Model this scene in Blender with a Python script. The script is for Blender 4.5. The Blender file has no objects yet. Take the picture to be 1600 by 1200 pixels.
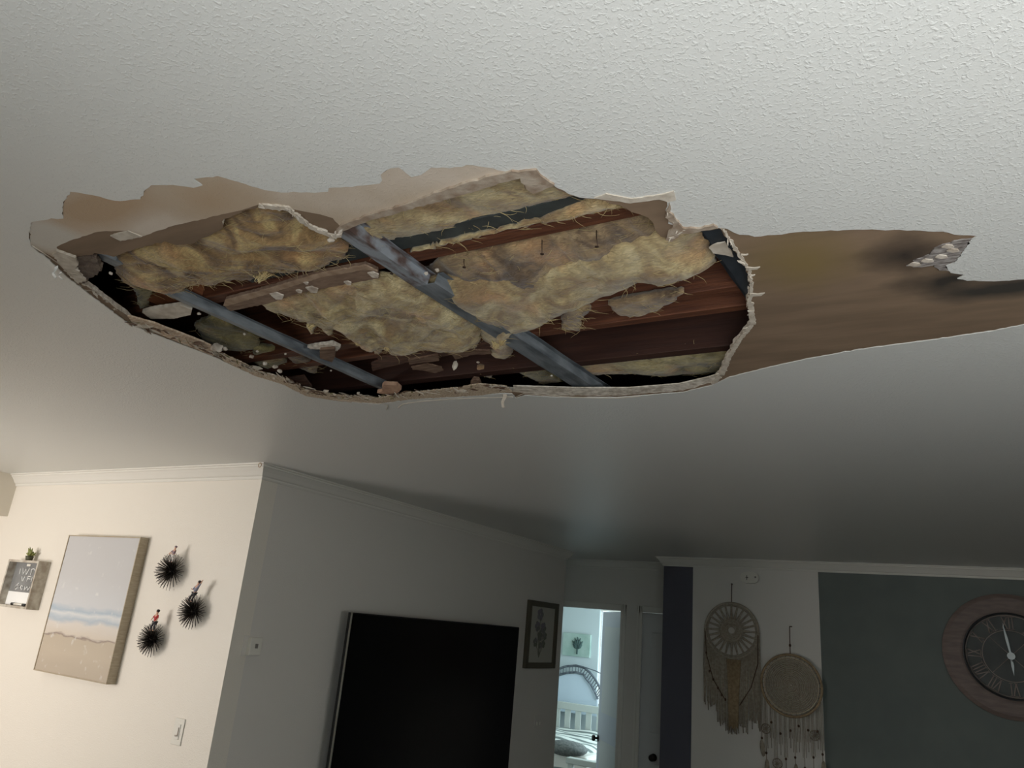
import bpy, bmesh, math, random
import numpy as np
from mathutils import Vector, Matrix, noise
from mathutils.geometry import tessellate_polygon, delaunay_2d_cdt
random.seed(7)
C = bpy.context.scene.collection
R = math.radians

# ------------------------------------------------------------------ camera
YAW, PITCH, ROLL, FPX = -0.55332127, 0.31166029, 0.0903587, 1166.85
HC, H = 1.75, 2.44
cy, sy, cp, sp = math.cos(YAW), math.sin(YAW), math.cos(PITCH), math.sin(PITCH)
F = Vector((sy*cp, cy*cp, sp)); R0 = Vector((cy, -sy, 0)); U0 = R0.cross(F)
cr, sr = math.cos(ROLL), math.sin(ROLL)
RT = cr*R0 + sr*U0; UP = -sr*R0 + cr*U0
cam = bpy.data.cameras.new('camera'); co = bpy.data.objects.new('camera', cam); C.objects.link(co)
cam.sensor_width = 36; cam.lens = FPX/1600*36; cam.clip_start = 0.02
co.matrix_world = Matrix(((RT.x, UP.x, -F.x, 0), (RT.y, UP.y, -F.y, 0), (RT.z, UP.z, -F.z, HC), (0, 0, 0, 1)))
bpy.context.scene.camera = co

def ray(px, py):
    return RT*((px-800)/FPX) + UP*(-(py-600)/FPX) + F
def PZ(px, py, z=H):
    d = ray(px, py); t = (z-HC)/d.z; return Vector((d.x*t, d.y*t, z))
def PY(px, py, y):
    d = ray(px, py); t = y/d.y; return Vector((d.x*t, y, HC+d.z*t))
def PX(px, py, x):
    d = ray(px, py); t = x/d.x; return Vector((x, d.y*t, HC+d.z*t))

# ------------------------------------------------------------------ world, lights, exposure
sc = bpy.context.scene
sc.view_settings.view_transform = 'Standard'; sc.view_settings.look = 'None'
sc.view_settings.gamma = 1; sc.view_settings.use_curve_mapping = False
sc.view_settings.exposure = 0.0
w = bpy.data.worlds.new('sky'); sc.world = w; w.use_nodes = True
w.node_tree.nodes['Background'].inputs[0].default_value = (0.72, 0.9, 1.0, 1)
w.node_tree.nodes['Background'].inputs[1].default_value = 2.2

def area(name, loc, direction, sx, sy_, power, col, spread=180):
    l = bpy.data.lights.new(name, 'AREA'); l.shape = 'RECTANGLE'; l.size = sx; l.size_y = sy_
    l.energy = power; l.color = col; l.spread = math.radians(spread)
    o = bpy.data.objects.new(name, l); C.objects.link(o); o.location = loc
    o.rotation_euler = Vector(direction).to_track_quat('-Z', 'Y').to_euler()
    return o
# daylight coming in through the glass doors behind the camera and the kitchen window at the left
area('daylight_glass_door', (1.15, -1.15, 1.15), (-0.1, 0.45, 0.9), 2.2, 1.6, 69, (0.96, 0.98, 1.0), 98)
area('daylight_kitchen_window', (-5.1, -0.55, 1.45), (0, 1, 0.0), 1.5, 1.0, 64, (1.0, 0.925, 0.875), 160)
area('added_side_light', (3.36, 0.5, 1.35), (-1, 0.12, 0.03), 1.3, 1.1, 7, (1.0, 0.97, 0.93), 75)  # added fill from the right, brightens the tv wall near the corner
area('daylight_bedroom_window', (-2.7, 9.3, 1.4), (-1, -0.3, 0), 1.2, 1.3, 60, (0.70, 0.9, 1.0))

# ------------------------------------------------------------------ helpers
def lin(c):
    c = c/255.0
    return c/12.92 if c <= 0.04045 else ((c+0.055)/1.055)**2.4
def col(c): return (lin(c[0]), lin(c[1]), lin(c[2]), 1)

def newmat(name):
    m = bpy.data.materials.new(name); m.use_nodes = True
    nt = m.node_tree; b = nt.nodes['Principled BSDF']
    return m, nt, b
def mat(name, c, rough=0.6, c2=None, scale=8, stretch=(1, 1, 1), bump=0, bscale=60, bdist=0.002, metal=0, spec=0.5, detail=4, bstretch=None, lo=0.35, hi=0.65):
    m, nt, b = newmat(name)
    b.inputs['Roughness'].default_value = rough; b.inputs['Metallic'].default_value = metal
    b.inputs['Specular IOR Level'].default_value = spec
    b.inputs['Base Color'].default_value = col(c)
    tc = nt.nodes.new('ShaderNodeTexCoord')
    if c2:
        mp = nt.nodes.new('ShaderNodeMapping'); mp.inputs['Scale'].default_value = stretch
        nz = nt.nodes.new('ShaderNodeTexNoise'); nz.inputs['Scale'].default_value = scale; nz.inputs['Detail'].default_value = detail
        rp = nt.nodes.new('ShaderNodeValToRGB')
        rp.color_ramp.elements[0].position = lo; rp.color_ramp.elements[0].color = col(c)
        rp.color_ramp.elements[1].position = hi; rp.color_ramp.elements[1].color = col(c2)
        nt.links.new(tc.outputs['Object'], mp.inputs[0]); nt.links.new(mp.outputs[0], nz.inputs[0])
        nt.links.new(nz.outputs[0], rp.inputs[0]); nt.links.new(rp.outputs[0], b.inputs['Base Color'])
    if bump:
        mp = nt.nodes.new('ShaderNodeMapping'); mp.inputs['Scale'].default_value = bstretch or (1, 1, 1)
        nz = nt.nodes.new('ShaderNodeTexNoise'); nz.inputs['Scale'].default_value = bscale; nz.inputs['Detail'].default_value = 3
        bp = nt.nodes.new('ShaderNodeBump'); bp.inputs['Strength'].default_value = bump; bp.inputs['Distance'].default_value = bdist
        nt.links.new(tc.outputs['Object'], mp.inputs[0]); nt.links.new(mp.outputs[0], nz.inputs[0])
        nt.links.new(nz.outputs[0], bp.inputs['Height']); nt.links.new(bp.outputs[0], b.inputs['Normal'])
    return m

def knockdown(name, c, c2=None, strength=0.8, scale=70, rough=0.42):
    """Orange-peel / knock-down sprayed texture."""
    m, nt, b = newmat(name)
    b.inputs['Roughness'].default_value = rough; b.inputs['Base Color'].default_value = col(c)
    b.inputs['Specular IOR Level'].default_value = 0.45
    tc = nt.nodes.new('ShaderNodeTexCoord')
    nz = nt.nodes.new('ShaderNodeTexNoise'); nz.inputs['Scale'].default_value = scale; nz.inputs['Detail'].default_value = 2.5
    nz.inputs['Distortion'].default_value = 0.6
    rp = nt.nodes.new('ShaderNodeValToRGB'); rp.color_ramp.elements[0].position = 0.52; rp.color_ramp.elements[1].position = 0.68
    n2 = nt.nodes.new('ShaderNodeTexNoise'); n2.inputs['Scale'].default_value = scale*2.6; n2.inputs['Detail'].default_value = 2
    ma = nt.nodes.new('ShaderNodeMath'); ma.operation = 'MULTIPLY_ADD'; ma.inputs[1].default_value = 0.35
    bp = nt.nodes.new('ShaderNodeBump'); bp.inputs['Strength'].default_value = strength; bp.inputs['Distance'].default_value = 0.0016
    nt.links.new(tc.outputs['Object'], nz.inputs[0]); nt.links.new(tc.outputs['Object'], n2.inputs[0])
    nt.links.new(nz.outputs[0], rp.inputs[0]); nt.links.new(n2.outputs[0], ma.inputs[0]); nt.links.new(rp.outputs[0], ma.inputs[2])
    nt.links.new(ma.outputs[0], bp.inputs['Height']); nt.links.new(bp.outputs[0], b.inputs['Normal'])
    if c2:
        n3 = nt.nodes.new('ShaderNodeTexNoise'); n3.inputs['Scale'].default_value = 4; n3.inputs['Detail'].default_value = 4
        r3 = nt.nodes.new('ShaderNodeValToRGB'); r3.color_ramp.elements[0].position = 0.38; r3.color_ramp.elements[1].position = 0.62
        r3.color_ramp.elements[0].color = col(c); r3.color_ramp.elements[1].color = col(c2)
        nt.links.new(tc.outputs['Object'], n3.inputs[0]); nt.links.new(n3.outputs[0], r3.inputs[0]); nt.links.new(r3.outputs[0], b.inputs['Base Color'])
    return m

def spot_mask(nt, tc, centre, r0, r1, warp=0.0, scl=(1, 1, 1)):
    """1 inside r0 of a world point on the ceiling, 0 beyond r1."""
    mp = nt.nodes.new('ShaderNodeMapping'); mp.vector_type = 'POINT'
    mp.inputs['Location'].default_value = [-centre[i]*scl[i] for i in range(3)]; mp.inputs['Scale'].default_value = scl
    nt.links.new(tc.outputs['Object'], mp.inputs[0])
    ln = nt.nodes.new('ShaderNodeVectorMath'); ln.operation = 'LENGTH'; nt.links.new(mp.outputs[0], ln.inputs[0])
    nz = nt.nodes.new('ShaderNodeTexNoise'); nz.inputs['Scale'].default_value = 14; nz.inputs['Detail'].default_value = 5
    nt.links.new(tc.outputs['Object'], nz.inputs[0])
    ad = nt.nodes.new('ShaderNodeMath'); ad.operation = 'MULTIPLY_ADD'; ad.inputs[1].default_value = warp
    nt.links.new(nz.outputs[0], ad.inputs[0]); nt.links.new(ln.outputs['Value'], ad.inputs[2])
    mr = nt.nodes.new('ShaderNodeMapRange'); mr.inputs['From Min'].default_value = r0+warp*0.5; mr.inputs['From Max'].default_value = r1+warp*0.5
    mr.inputs['To Min'].default_value = 1; mr.inputs['To Max'].default_value = 0
    nt.links.new(ad.outputs[0], mr.inputs['Value'])
    return mr.outputs[0]
def mixcol(nt, fac, a, bcol):
    mx = nt.nodes.new('ShaderNodeMix'); mx.data_type = 'RGBA'
    nt.links.new(fac, mx.inputs['Factor'])
    if isinstance(a, tuple): mx.inputs['A'].default_value = col(a)
    else: nt.links.new(a, mx.inputs['A'])
    if isinstance(bcol, tuple): mx.inputs['B'].default_value = col(bcol)
    else: nt.links.new(bcol, mx.inputs['B'])
    return mx.outputs['Result']

def link(name, me, m, parent=None, smooth=False):
    o = bpy.data.objects.new(name, me); C.objects.link(o)
    for x in (m if isinstance(m, (list, tuple)) else [m]): me.materials.append(x)
    if smooth:
        for p in me.polygons: p.use_smooth = True
    if parent:
        o.parent = parent
        if parent.type == 'EMPTY' or parent.location.length > 0: o.matrix_parent_inverse = parent.matrix_basis.inverted()
    return o
def build(name, bm, m, parent=None, smooth=False, bevel=0):
    me = bpy.data.meshes.new(name); bmesh.ops.recalc_face_normals(bm, faces=bm.faces[:])
    bm.to_mesh(me); bm.free()
    o = link(name, me, m, parent, smooth)
    if bevel:
        b = o.modifiers.new('bevel', 'BEVEL'); b.width = bevel; b.segments = 2; b.limit_method = 'ANGLE'
    return o
def tag(o, label, cat, group=None):
    o['label'] = label; o['category'] = cat
    if group: o['group'] = group
    return o
def thing(name, loc, label, cat, group=None):
    o = bpy.data.objects.new(name, None); C.objects.link(o); o.location = loc; o.empty_display_size = 0.05
    return tag(o, label, cat, group)
def struct(o): o['kind'] = 'structure'; return o

def bx(bm, x0, x1, y0, y1, z0, z1, mi=0):
    vs = [bm.verts.new((x, y, z)) for x in (x0, x1) for y in (y0, y1) for z in (z0, z1)]
    for f in ((0, 1, 3, 2), (4, 6, 7, 5), (0, 4, 5, 1), (2, 3, 7, 6), (0, 2, 6, 4), (1, 5, 7, 3)):
        fc = bm.faces.new([vs[i] for i in f]); fc.material_index = mi
    return vs
def box(name, x0, x1, y0, y1, z0, z1, m, parent=None, bevel=0):
    bm = bmesh.new(); bx(bm, x0, x1, y0, y1, z0, z1); return build(name, bm, m, parent, bevel=bevel)
def tube(bm, pts, rad, n=8, closed=False, mi=0):
    pts = [Vector(p) for p in pts]; N = len(pts); rings = []
    rr = rad if isinstance(rad, (list, tuple)) else [rad]*N
    prev = None
    for i in range(N):
        a = pts[(i-1) % N] if (closed or i > 0) else pts[i]
        b = pts[(i+1) % N] if (closed or i < N-1) else pts[i]
        t = (b-a).normalized() if (b-a).length > 1e-9 else Vector((0, 0, 1))
        ref = prev if prev else (Vector((0, 0, 1)) if abs(t.z) < 0.9 else Vector((1, 0, 0)))
        u = ref - t*ref.dot(t)
        if u.length < 1e-6: u = Vector((0, 1, 0)) - t*t.y
        u.normalize(); v = t.cross(u); prev = u
        rings.append([bm.verts.new(pts[i]+(u*math.cos(2*math.pi*k/n)+v*math.sin(2*math.pi*k/n))*rr[i]) for k in range(n)])
    for i in range(N if closed else N-1):
        A, B = rings[i], rings[(i+1) % N]
        for k in range(n):
            f = bm.faces.new((A[k], A[(k+1) % n], B[(k+1) % n], B[k])); f.smooth = True; f.material_index = mi
    if not closed:
        for r in (rings[0], rings[-1]):
            if n > 2: bm.faces.new(r).material_index = mi
def prism(bm, pts, off, mi=0, holes=()):
    """Sheet with holes: pts in a plane, extruded by the vector off."""
    loops = [[Vector(p) for p in pts]] + [[Vector(p) for p in h] for h in holes]
    flat = [p for l in loops for p in l]
    n = (Vector(off)).normalized()
    ax = Vector((1, 0, 0)) if abs(n.x) < 0.7 else Vector((0, 1, 0))
    u = (ax - n*ax.dot(n)).normalized(); v = n.cross(u)
    l2 = [[Vector((p.dot(u), p.dot(v), 0)) for p in l] for l in loops]
    tris = tessellate_polygon(l2)
    off = Vector(off)
    a = [bm.verts.new(p) for p in flat]; b = [bm.verts.new(p+off) for p in flat]
    for t in tris:
        try:
            bm.faces.new([a[i] for i in t]).material_index = mi
            bm.faces.new([b[i] for i in reversed(t)]).material_index = mi
        except ValueError: pass
    s = 0
    for l in loops:
        k = len(l)
        for i in range(k):
            j = (i+1) % k
            bm.faces.new((a[s+i], a[s+j], b[s+j], b[s+i])).material_index = mi
        s += k
def jag(pts, step, amp, seed=0, closed=True):
    """subdivide a loop and roughen it"""
    rnd = random.Random(seed); out = []; n = len(pts)
    for i in range(n if closed else n-1):
        a, b = Vector(pts[i]), Vector(pts[(i+1) % n]); L = (b-a).length
        k = max(1, int(L/step)); d = (b-a).normalized() if L > 1e-9 else Vector((1, 0, 0)); nn = Vector((-d.y, d.x, 0))
        out.append(a + nn*rnd.uniform(-amp, amp)*0.3)
        for j in range(1, k):
            t = j/k; out.append(a.lerp(b, t) + nn*rnd.gauss(0, amp*0.55) + d*rnd.uniform(-0.2, 0.2)*L/k)
    if not closed: out.append(Vector(pts[-1]))
    return out
def disc_pts(cx, cz, r, y, n=48, ph=0):
    return [Vector((cx+r*math.cos(2*math.pi*k/n+ph), y, cz+r*math.sin(2*math.pi*k/n+ph))) for k in range(n)]
def ellipsoid(bm, c, s, seg=12, mi=0, rot=None):
    r = bmesh.ops.create_uvsphere(bm, u_segments=seg, v_segments=max(6, seg//2), radius=1)
    M = Matrix.Translation(c) @ (rot or Matrix.Identity(4)) @ Matrix.Diagonal((s[0], s[1], s[2], 1))
    bmesh.ops.transform(bm, matrix=M, verts=r['verts'])
    for v in r['verts']:
        for f in v.link_faces: f.smooth = True; f.material_index = mi

# ------------------------------------------------------------------ materials
M_ceil = knockdown('white_sprayed_ceiling_paint', (222, 222, 216), strength=0.36, scale=155, rough=0.38)
M_stain = knockdown('water_stained_ceiling_paint', (214, 200, 183), (196, 178, 155), strength=0.22, scale=150, rough=0.5)
M_wall = knockdown('white_wall_paint', (216, 211, 202), strength=0.2, scale=150, rough=0.5)
M_wallL = knockdown('cream_wall_paint', (226, 219, 206), strength=0.28, scale=130, rough=0.42)
M_trim = mat('white_gloss_trim', (222, 218, 208), 0.35)
M_greywall = mat('dark_green_grey_wall_paint', (105, 112, 106), 0.7, (99, 106, 101), 5)
M_darkband = mat('charcoal_wall_paint', (82, 82, 92), 0.7)
M_floor = mat('grey_brown_plank_floor', (72, 62, 54), 0.5, (88, 77, 66), 6, (1, 8, 1))
M_core = mat('gypsum_core', (238, 230, 216), 0.85, (180, 168, 150), 60, bump=0.6, bscale=150)
M_crumb = mat('gypsum_crumb', (225, 215, 200), 0.85, (170, 155, 138), 40, bump=0.6, bscale=200)
M_steel = mat('galvanised_steel', (132, 138, 142), 0.55, (88, 94, 99), 45, (1, .25, 1), metal=0.2, bump=0.2, bscale=90, detail=8)
M_steeldark = mat('dark_oxidised_steel', (58, 64, 70), 0.5, (42, 47, 52), 20, metal=0.1)
M_joist = mat('red_brown_joist_wood', (78, 42, 25), 0.65, (108, 64, 40), 14, (0.6, 9, 9), bump=0.4, bscale=30, bstretch=(0.5, 14, 14), bdist=0.003, detail=6)
M_joistshade = mat('shaded_joist_wood', (50, 26, 17), 0.65, (64, 35, 23), 10, (0.5, 7, 7), bump=0.3, bscale=30, bstretch=(0.5, 12, 12), bdist=0.002)  # joist wood darkened in its colour to stand for shade inside the hole
M_black = mat('black_paper_facing', (62, 68, 66), 0.75, (44, 48, 48), 20, bump=0.4, bscale=40)
M_lath = mat('weathered_lath_wood', (128, 104, 84), 0.8, (88, 62, 46), 20, (1, 6, 6), bump=0.6, bscale=50, bstretch=(1, 8, 8))
M_deck = mat('attic_deck_boards', (60, 44, 34), 0.8, (42, 30, 24), 6, (1, 6, 1))
M_nail = mat('rusty_nail', (84, 66, 54), 0.5, metal=0.6)
M_blackplastic = mat('black_plastic', (18, 18, 20), 0.35)
M_whiteplastic = mat('white_plastic', (222, 218, 206), 0.35)

def insul_mat(name, a, b_, c_):
    m, nt, b = newmat(name)
    b.inputs['Roughness'].default_value = 0.95; b.inputs['Specular IOR Level'].default_value = 0.15
    b.inputs['Sheen Weight'].default_value = 0.25
    tc = nt.nodes.new('ShaderNodeTexCoord')
    n1 = nt.nodes.new('ShaderNodeTexNoise'); n1.inputs['Scale'].default_value = 11; n1.inputs['Detail'].default_value = 6; n1.inputs['Distortion'].default_value = 1.2
    rp = nt.nodes.new('ShaderNodeValToRGB'); e = rp.color_ramp.elements
    e[0].position = 0.38; e[0].color = col(a); e[1].position = 0.62; e[1].color = col(c_); x = e.new(0.5); x.color = col(b_)
    nt.links.new(tc.outputs['Object'], n1.inputs[0]); nt.links.new(n1.outputs[0], rp.inputs[0])
    mp = nt.nodes.new('ShaderNodeMapping'); mp.inputs['Scale'].default_value = (14, 60, 60); mp.inputs['Rotation'].default_value = (0, 0, 0.5)
    n2 = nt.nodes.new('ShaderNodeTexNoise'); n2.inputs['Scale'].default_value = 2.2; n2.inputs['Detail'].default_value = 8; n2.inputs['Distortion'].default_value = 2.5
    nt.links.new(tc.outputs['Object'], mp.inputs[0]); nt.links.new(mp.outputs[0], n2.inputs[0])
    mr = nt.nodes.new('ShaderNodeMapRange'); mr.inputs['From Min'].default_value = 0.3; mr.inputs['From Max'].default_value = 0.7
    mr.inputs['To Min'].default_value = 0.62; mr.inputs['To Max'].default_value = 1.2
    nt.links.new(n2.outputs[0], mr.inputs['Value'])
    mu = nt.nodes.new('ShaderNodeMix'); mu.data_type = 'RGBA'; mu.blend_type = 'MULTIPLY'; mu.inputs['Factor'].default_value = 1
    n4 = nt.nodes.new('ShaderNodeTexNoise'); n4.inputs['Scale'].default_value = 6.5; n4.inputs['Detail'].default_value = 3
    nt.links.new(tc.outputs['Object'], n4.inputs[0])
    m4 = nt.nodes.new('ShaderNodeMapRange'); m4.inputs['From Min'].default_value = 0.56; m4.inputs['From Max'].default_value = 0.68; m4.inputs['To Max'].default_value = 0.6
    nt.links.new(n4.outputs[0], m4.inputs['Value'])
    nt.links.new(mixcol(nt, m4.outputs[0], rp.outputs[0], (204, 158, 110)), mu.inputs['A']); nt.links.new(mr.outputs[0], mu.inputs['B'])
    nt.links.new(mu.outputs['Result'], b.inputs['Base Color'])
    bp = nt.nodes.new('ShaderNodeBump'); bp.inputs['Strength'].default_value = 0.55; bp.inputs['Distance'].default_value = 0.004
    nt.links.new(n2.outputs[0], bp.inputs['Height']); nt.links.new(bp.outputs[0], b.inputs['Normal'])
    return m
M_ins = insul_mat('yellow_glass_fibre', (150, 126, 92), (180, 160, 118), (204, 188, 146))
M_insbrown = insul_mat('browned_glass_fibre', (104, 86, 68), (140, 118, 90), (170, 148, 112))
M_insgold = insul_mat('golden_glass_fibre', (118, 94, 66), (162, 132, 90), (196, 172, 120))
M_insgreen = insul_mat('greenish_glass_fibre', (110, 100, 66), (150, 138, 92), (172, 158, 112))
M_fib = mat('loose_glass_fibre', (214, 196, 146), 0.8, (180, 156, 108), 15)

# brown backing paper left where the surface layer peeled away, with the mould and damp marks it has
m, nt, b = newmat('brown_backing_paper'); M_paper = m
b.inputs['Roughness'].default_value = 0.82; b.inputs['Specular IOR Level'].default_value = 0.25
tc = nt.nodes.new('ShaderNodeTexCoord')
mp = nt.nodes.new('ShaderNodeMapping'); mp.inputs['Scale'].default_value = (1, 5, 1)
nz = nt.nodes.new('ShaderNodeTexNoise'); nz.inputs['Scale'].default_value = 5; nz.inputs['Detail'].default_value = 6
rp = nt.nodes.new('ShaderNodeValToRGB'); rp.color_ramp.elements[0].position = .35; rp.color_ramp.elements[1].position = .68
rp.color_ramp.elements[0].color = col((126, 106, 86)); rp.color_ramp.elements[1].color = col((142, 120, 98))
nt.links.new(tc.outputs['Object'], mp.inputs[0]); nt.links.new(mp.outputs[0], nz.inputs[0]); nt.links.new(nz.outputs[0], rp.inputs[0])
c_ = rp.outputs[0]
c_ = mixcol(nt, spot_mask(nt, tc, PZ(1250, 410), 0.02, 0.13, 0.06, (1, .8, 1)), c_, (134, 114, 76))
c_ = mixcol(nt, spot_mask(nt, tc, PZ(1412, 398), 0.0, 0.075, 0.06, (.85, .8, 1)), c_, (56, 49, 43))
c_ = mixcol(nt, spot_mask(nt, tc, PZ(1478, 438), 0.01, 0.075, 0.06, (.6, 1.0, 1)), c_, (58, 53, 47))
c_ = mixcol(nt, spot_mask(nt, tc, PZ(1575, 450), 0.02, 0.065, 0.04, (.35, 1.05, 1)), c_, (62, 58, 52))
nt.links.new(c_, b.inputs['Base Color'])
bp = nt.nodes.new('ShaderNodeBump'); bp.inputs['Strength'].default_value = 0.25; bp.inputs['Distance'].default_value = 0.002
nt.links.new(nz.outputs[0], bp.inputs['Height']); nt.links.new(bp.outputs[0], b.inputs['Normal'])

# ------------------------------------------------------------------ ceiling with the collapsed hole
Hpx = [(120,407),(147,395),(177,401),(215,388),(257,377),(275,383),(303,380),(330,367),(347,357),(347,346),(375,332),(403,323),(425,326),(450,327),
 (480,351),(500,362),(522,372),(534,358),(580,341),(633,327),(700,308),(800,280),(813,278),(820,295),(833,302),(863,290),(887,302),(917,311),(933,312),
 (967,320),(1000,335),(1020,348),(1033,370),(1048,374),(1063,363),(1083,363),(1125,357),(1137,373),(1153,397),(1168,420),(1172,447),(1168,473),(1172,507),
 (1152,532),(1135,558),(1124,585),(1112,598),(1067,610),(967,618),(870,618),(802,612),(787,612),(745,614),(715,618),(640,621),(590,629),(530,624),(479,616),(442,596),
 (405,586),(382,577),(330,553),(292,538),(240,518),(211,506),(197,492),(167,470),(130,443),(108,427),(112,413)]
Hloop = jag([PZ(*p) for p in Hpx], 0.012, 0.0035, 1)
Upx = [(48,383),(46,360),(50,345),(75,342),(99,340),(98,326),(101,312),(110,298),(143,303),(180,312),(220,310),(227,295),(237,288),(270,287),(303,292),(317,288),(302,278),(340,273),(373,283),
 (413,295),(440,299),(480,299),(513,298),(514,292),(559,289),(593,285),(595,272),(611,261),(623,260),(643,275),(658,272),(674,260),(703,261),(729,256),(769,261),(790,266),(808,264),(840,267),(845,276),
 (865,288),(888,301),(905,307),(930,309),(947,304),(987,312),(1033,305),(1050,300),(1055,312),(1042,315),(1040,327),(1048,337),(1044,348),(1060,355),(1083,359),(1100,356),(1127,354),(1147,362),(1170,366),
 (1189,368),(1255,360),(1341,357),(1427,358),(1473,360),(1499,366),(1527,367),(1517,373),(1499,398),(1491,409),(1476,415),(1485,425),(1508,428),(1496,434),(1511,437),(1543,438),(1600,435),(1690,428),
 (1690,492),(1600,506),(1543,517),(1456,530),(1341,545),(1255,561),(1197,574),(1140,588),(1112,601),(1067,612),(967,620),(870,620),(820,617),(806,621),(800,614),(787,614),(745,616),(715,620),(640,623),
 (590,631),(530,626),(479,618),(442,598),(405,588),(382,579),(330,555),(292,541),(240,521),(211,509),(195,501),(165,478),(128,450),(104,431),(78,405)]
Uloop = jag([PZ(*p) for p in Upx], 0.010, 0.0022, 2)
bm = bmesh.new()
outer = [(-6.9, -2.0, H), (3.4, -2.0, H), (3.4, 7.1, H), (-6.9, 7.1, H)]
prism(bm, outer, (0, 0, 0.013), holes=[Hloop])
bm.normal_update()
for f in bm.faces:
    if abs(f.normal.z) < 0.5: f.material_index = 1
    elif f.calc_center_median().z > H+0.006: f.material_index = 0
ceiling = struct(build('ceiling', bm, [M_paper, M_core]))
bm = bmesh.new()
prism(bm, [(p[0], p[1], H-0.0022) for p in outer], (0, 0, 0.0021), holes=[[(p.x, p.y, H-0.0022) for p in Uloop]])
build('sprayed_paint_coat', bm, M_ceil, ceiling)
# beige water-stained paint along the near rim
Spx = Upx[:46] + [(917,310),(887,300),(863,286),(845,278),(812,272),(740,290),(640,319),(575,338),(532,354),(520,341),(500,335),(478,331),(452,325),(425,323),(403,320),(375,329),(340,337),(273,352),(220,370),(213,371),(187,376),(173,369),(200,360),(153,362),(107,377),(88,386),(90,398),(84,402),(70,395)]
bm = bmesh.new()
prism(bm, jag([PZ(p[0], p[1], H-0.0012) for p in Spx], 0.01, 0.0012, 3), (0, 0, 0.0011))
st = build('water_stained_paint', bm, M_stain, ceiling)
nt = M_stain.node_tree; b = nt.nodes['Principled BSDF']; src = b.inputs['Base Color'].links[0].from_socket
tc = nt.nodes.new('ShaderNodeTexCoord')
c_ = mixcol(nt, spot_mask(nt, tc, PZ(150, 325), 0.05, 0.13, 0.05, (.6, 1.6, 1)), src, (184, 156, 124))
c_ = mixcol(nt, spot_mask(nt, tc, PZ(330, 310), 0.0, 0.11, 0.08, (.8, 1.2, 1)), c_, (186, 160, 130))
c_ = mixcol(nt, spot_mask(nt, tc, PZ(75, 370), 0.05, 0.1, 0.03, (1, 1, 1)), c_, (206, 200, 188))
nt.links.new(c_, b.inputs['Base Color'])

def slab(name, pxs, z, th, m, parent=None, step=0.008, amp=0.0015, seed=0, bend=0, bevel=0):
    pts = jag([PZ(p[0], p[1], z) for p in pxs], step, amp, seed)
    bm = bmesh.new(); prism(bm, pts, (0, 0, th))
    if bend:
        cx = sum(p.x for p in pts)/len(pts)
        for v in bm.verts: v.co.z += bend*((v.co.x-cx)*6)**2*0.05
    return build(name, bm, m, parent, bevel=bevel)
M_lip = mat('torn_board_edge', (184, 170, 152), 0.8, (150, 130, 110), 40, bump=0.7, bscale=120)
M_paleedge = mat('pale_torn_paper', (214, 204, 188), 0.8, (190, 178, 160), 50, bump=0.5, bscale=120)
# pale broken edge hanging a little below the near rim
slab('torn_lip', [(523,368),(532,353),(575,337),(640,318),(700,295),(740,283),(800,268),(838,266),(852,280),(866,289),(863,292),(833,303),(822,296),(813,279),(800,282),(700,311),(633,330),(580,344),(536,361)], H-0.006, 0.006, M_lip, ceiling, 0.008, 0.002, 5)
slab('torn_lip', [(404,320),(425,322),(450,324),(470,340),(486,353),(505,360),(524,369),(526,374),(505,367),(484,358),(468,346),(450,330),(425,328),(404,325)], H-0.005, 0.004, M_paleedge, ceiling, 0.004, 0.003, 6)
slab('torn_lip', [(928,310),(947,303),(987,311),(1035,304),(1052,299),(1056,313),(1044,316),(1030,312),(985,318),(950,313)], H-0.004, 0.0035, M_paleedge, ceiling, 0.008, 0.001, 7)
slab('torn_lip', [(1046,318),(1050,335),(1066,356),(1090,358),(1115,352),(1122,357),(1085,364),(1064,366),(1050,378),(1040,375),(1052,352),(1040,340)], H-0.006, 0.0045, M_lip, ceiling, 0.006, 0.002, 8)
# ragged paper torn at the right rim
rp_ = [(1125,356),(1137,372),(1153,396),(1168,420),(1173,447),(1169,473),(1173,507),(1153,531),(1136,558),(1124,586),(1112,600)]
for i in range(len(rp_)-1):
    a, b2 = rp_[i], rp_[i+1]
    dx, dy = b2[0]-a[0], b2[1]-a[1]; L = math.hypot(dx, dy); nx, ny = dy/L, -dx/L
    wd = 3 if i < 5 else 7
    if ny > 0 and nx < 0: nx, ny = -nx, -ny
    slab('torn_rim_paper', [(a[0]-1, a[1]), (b2[0]-1, b2[1]), (b2[0]+abs(nx)*wd+1, b2[1]+(1 if i > 6 else 0)), (a[0]+abs(nx)*wd+1, a[1])], H-0.002, 0.0018, M_paleedge, ceiling, 0.005, 0.0022, 20+i)
for (x, y, l, h_) in ((1168,420,20,2.0),(1171,431,9,1.0),(1172,461,23,2.4),(1170,487,9,1.0),(1160,399,9,1.2)):
    slab('torn_rim_paper', [(x-2,y-h_),(x+l*0.5,y-h_*0.5),(x+l,y-h_*1.1),(x+l*0.75,y+h_*0.6),(x-1,y+h_*1.2)], H-0.003, 0.0022, M_paleedge, ceiling, 0.006, 0.0006, 40+int(x))
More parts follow.
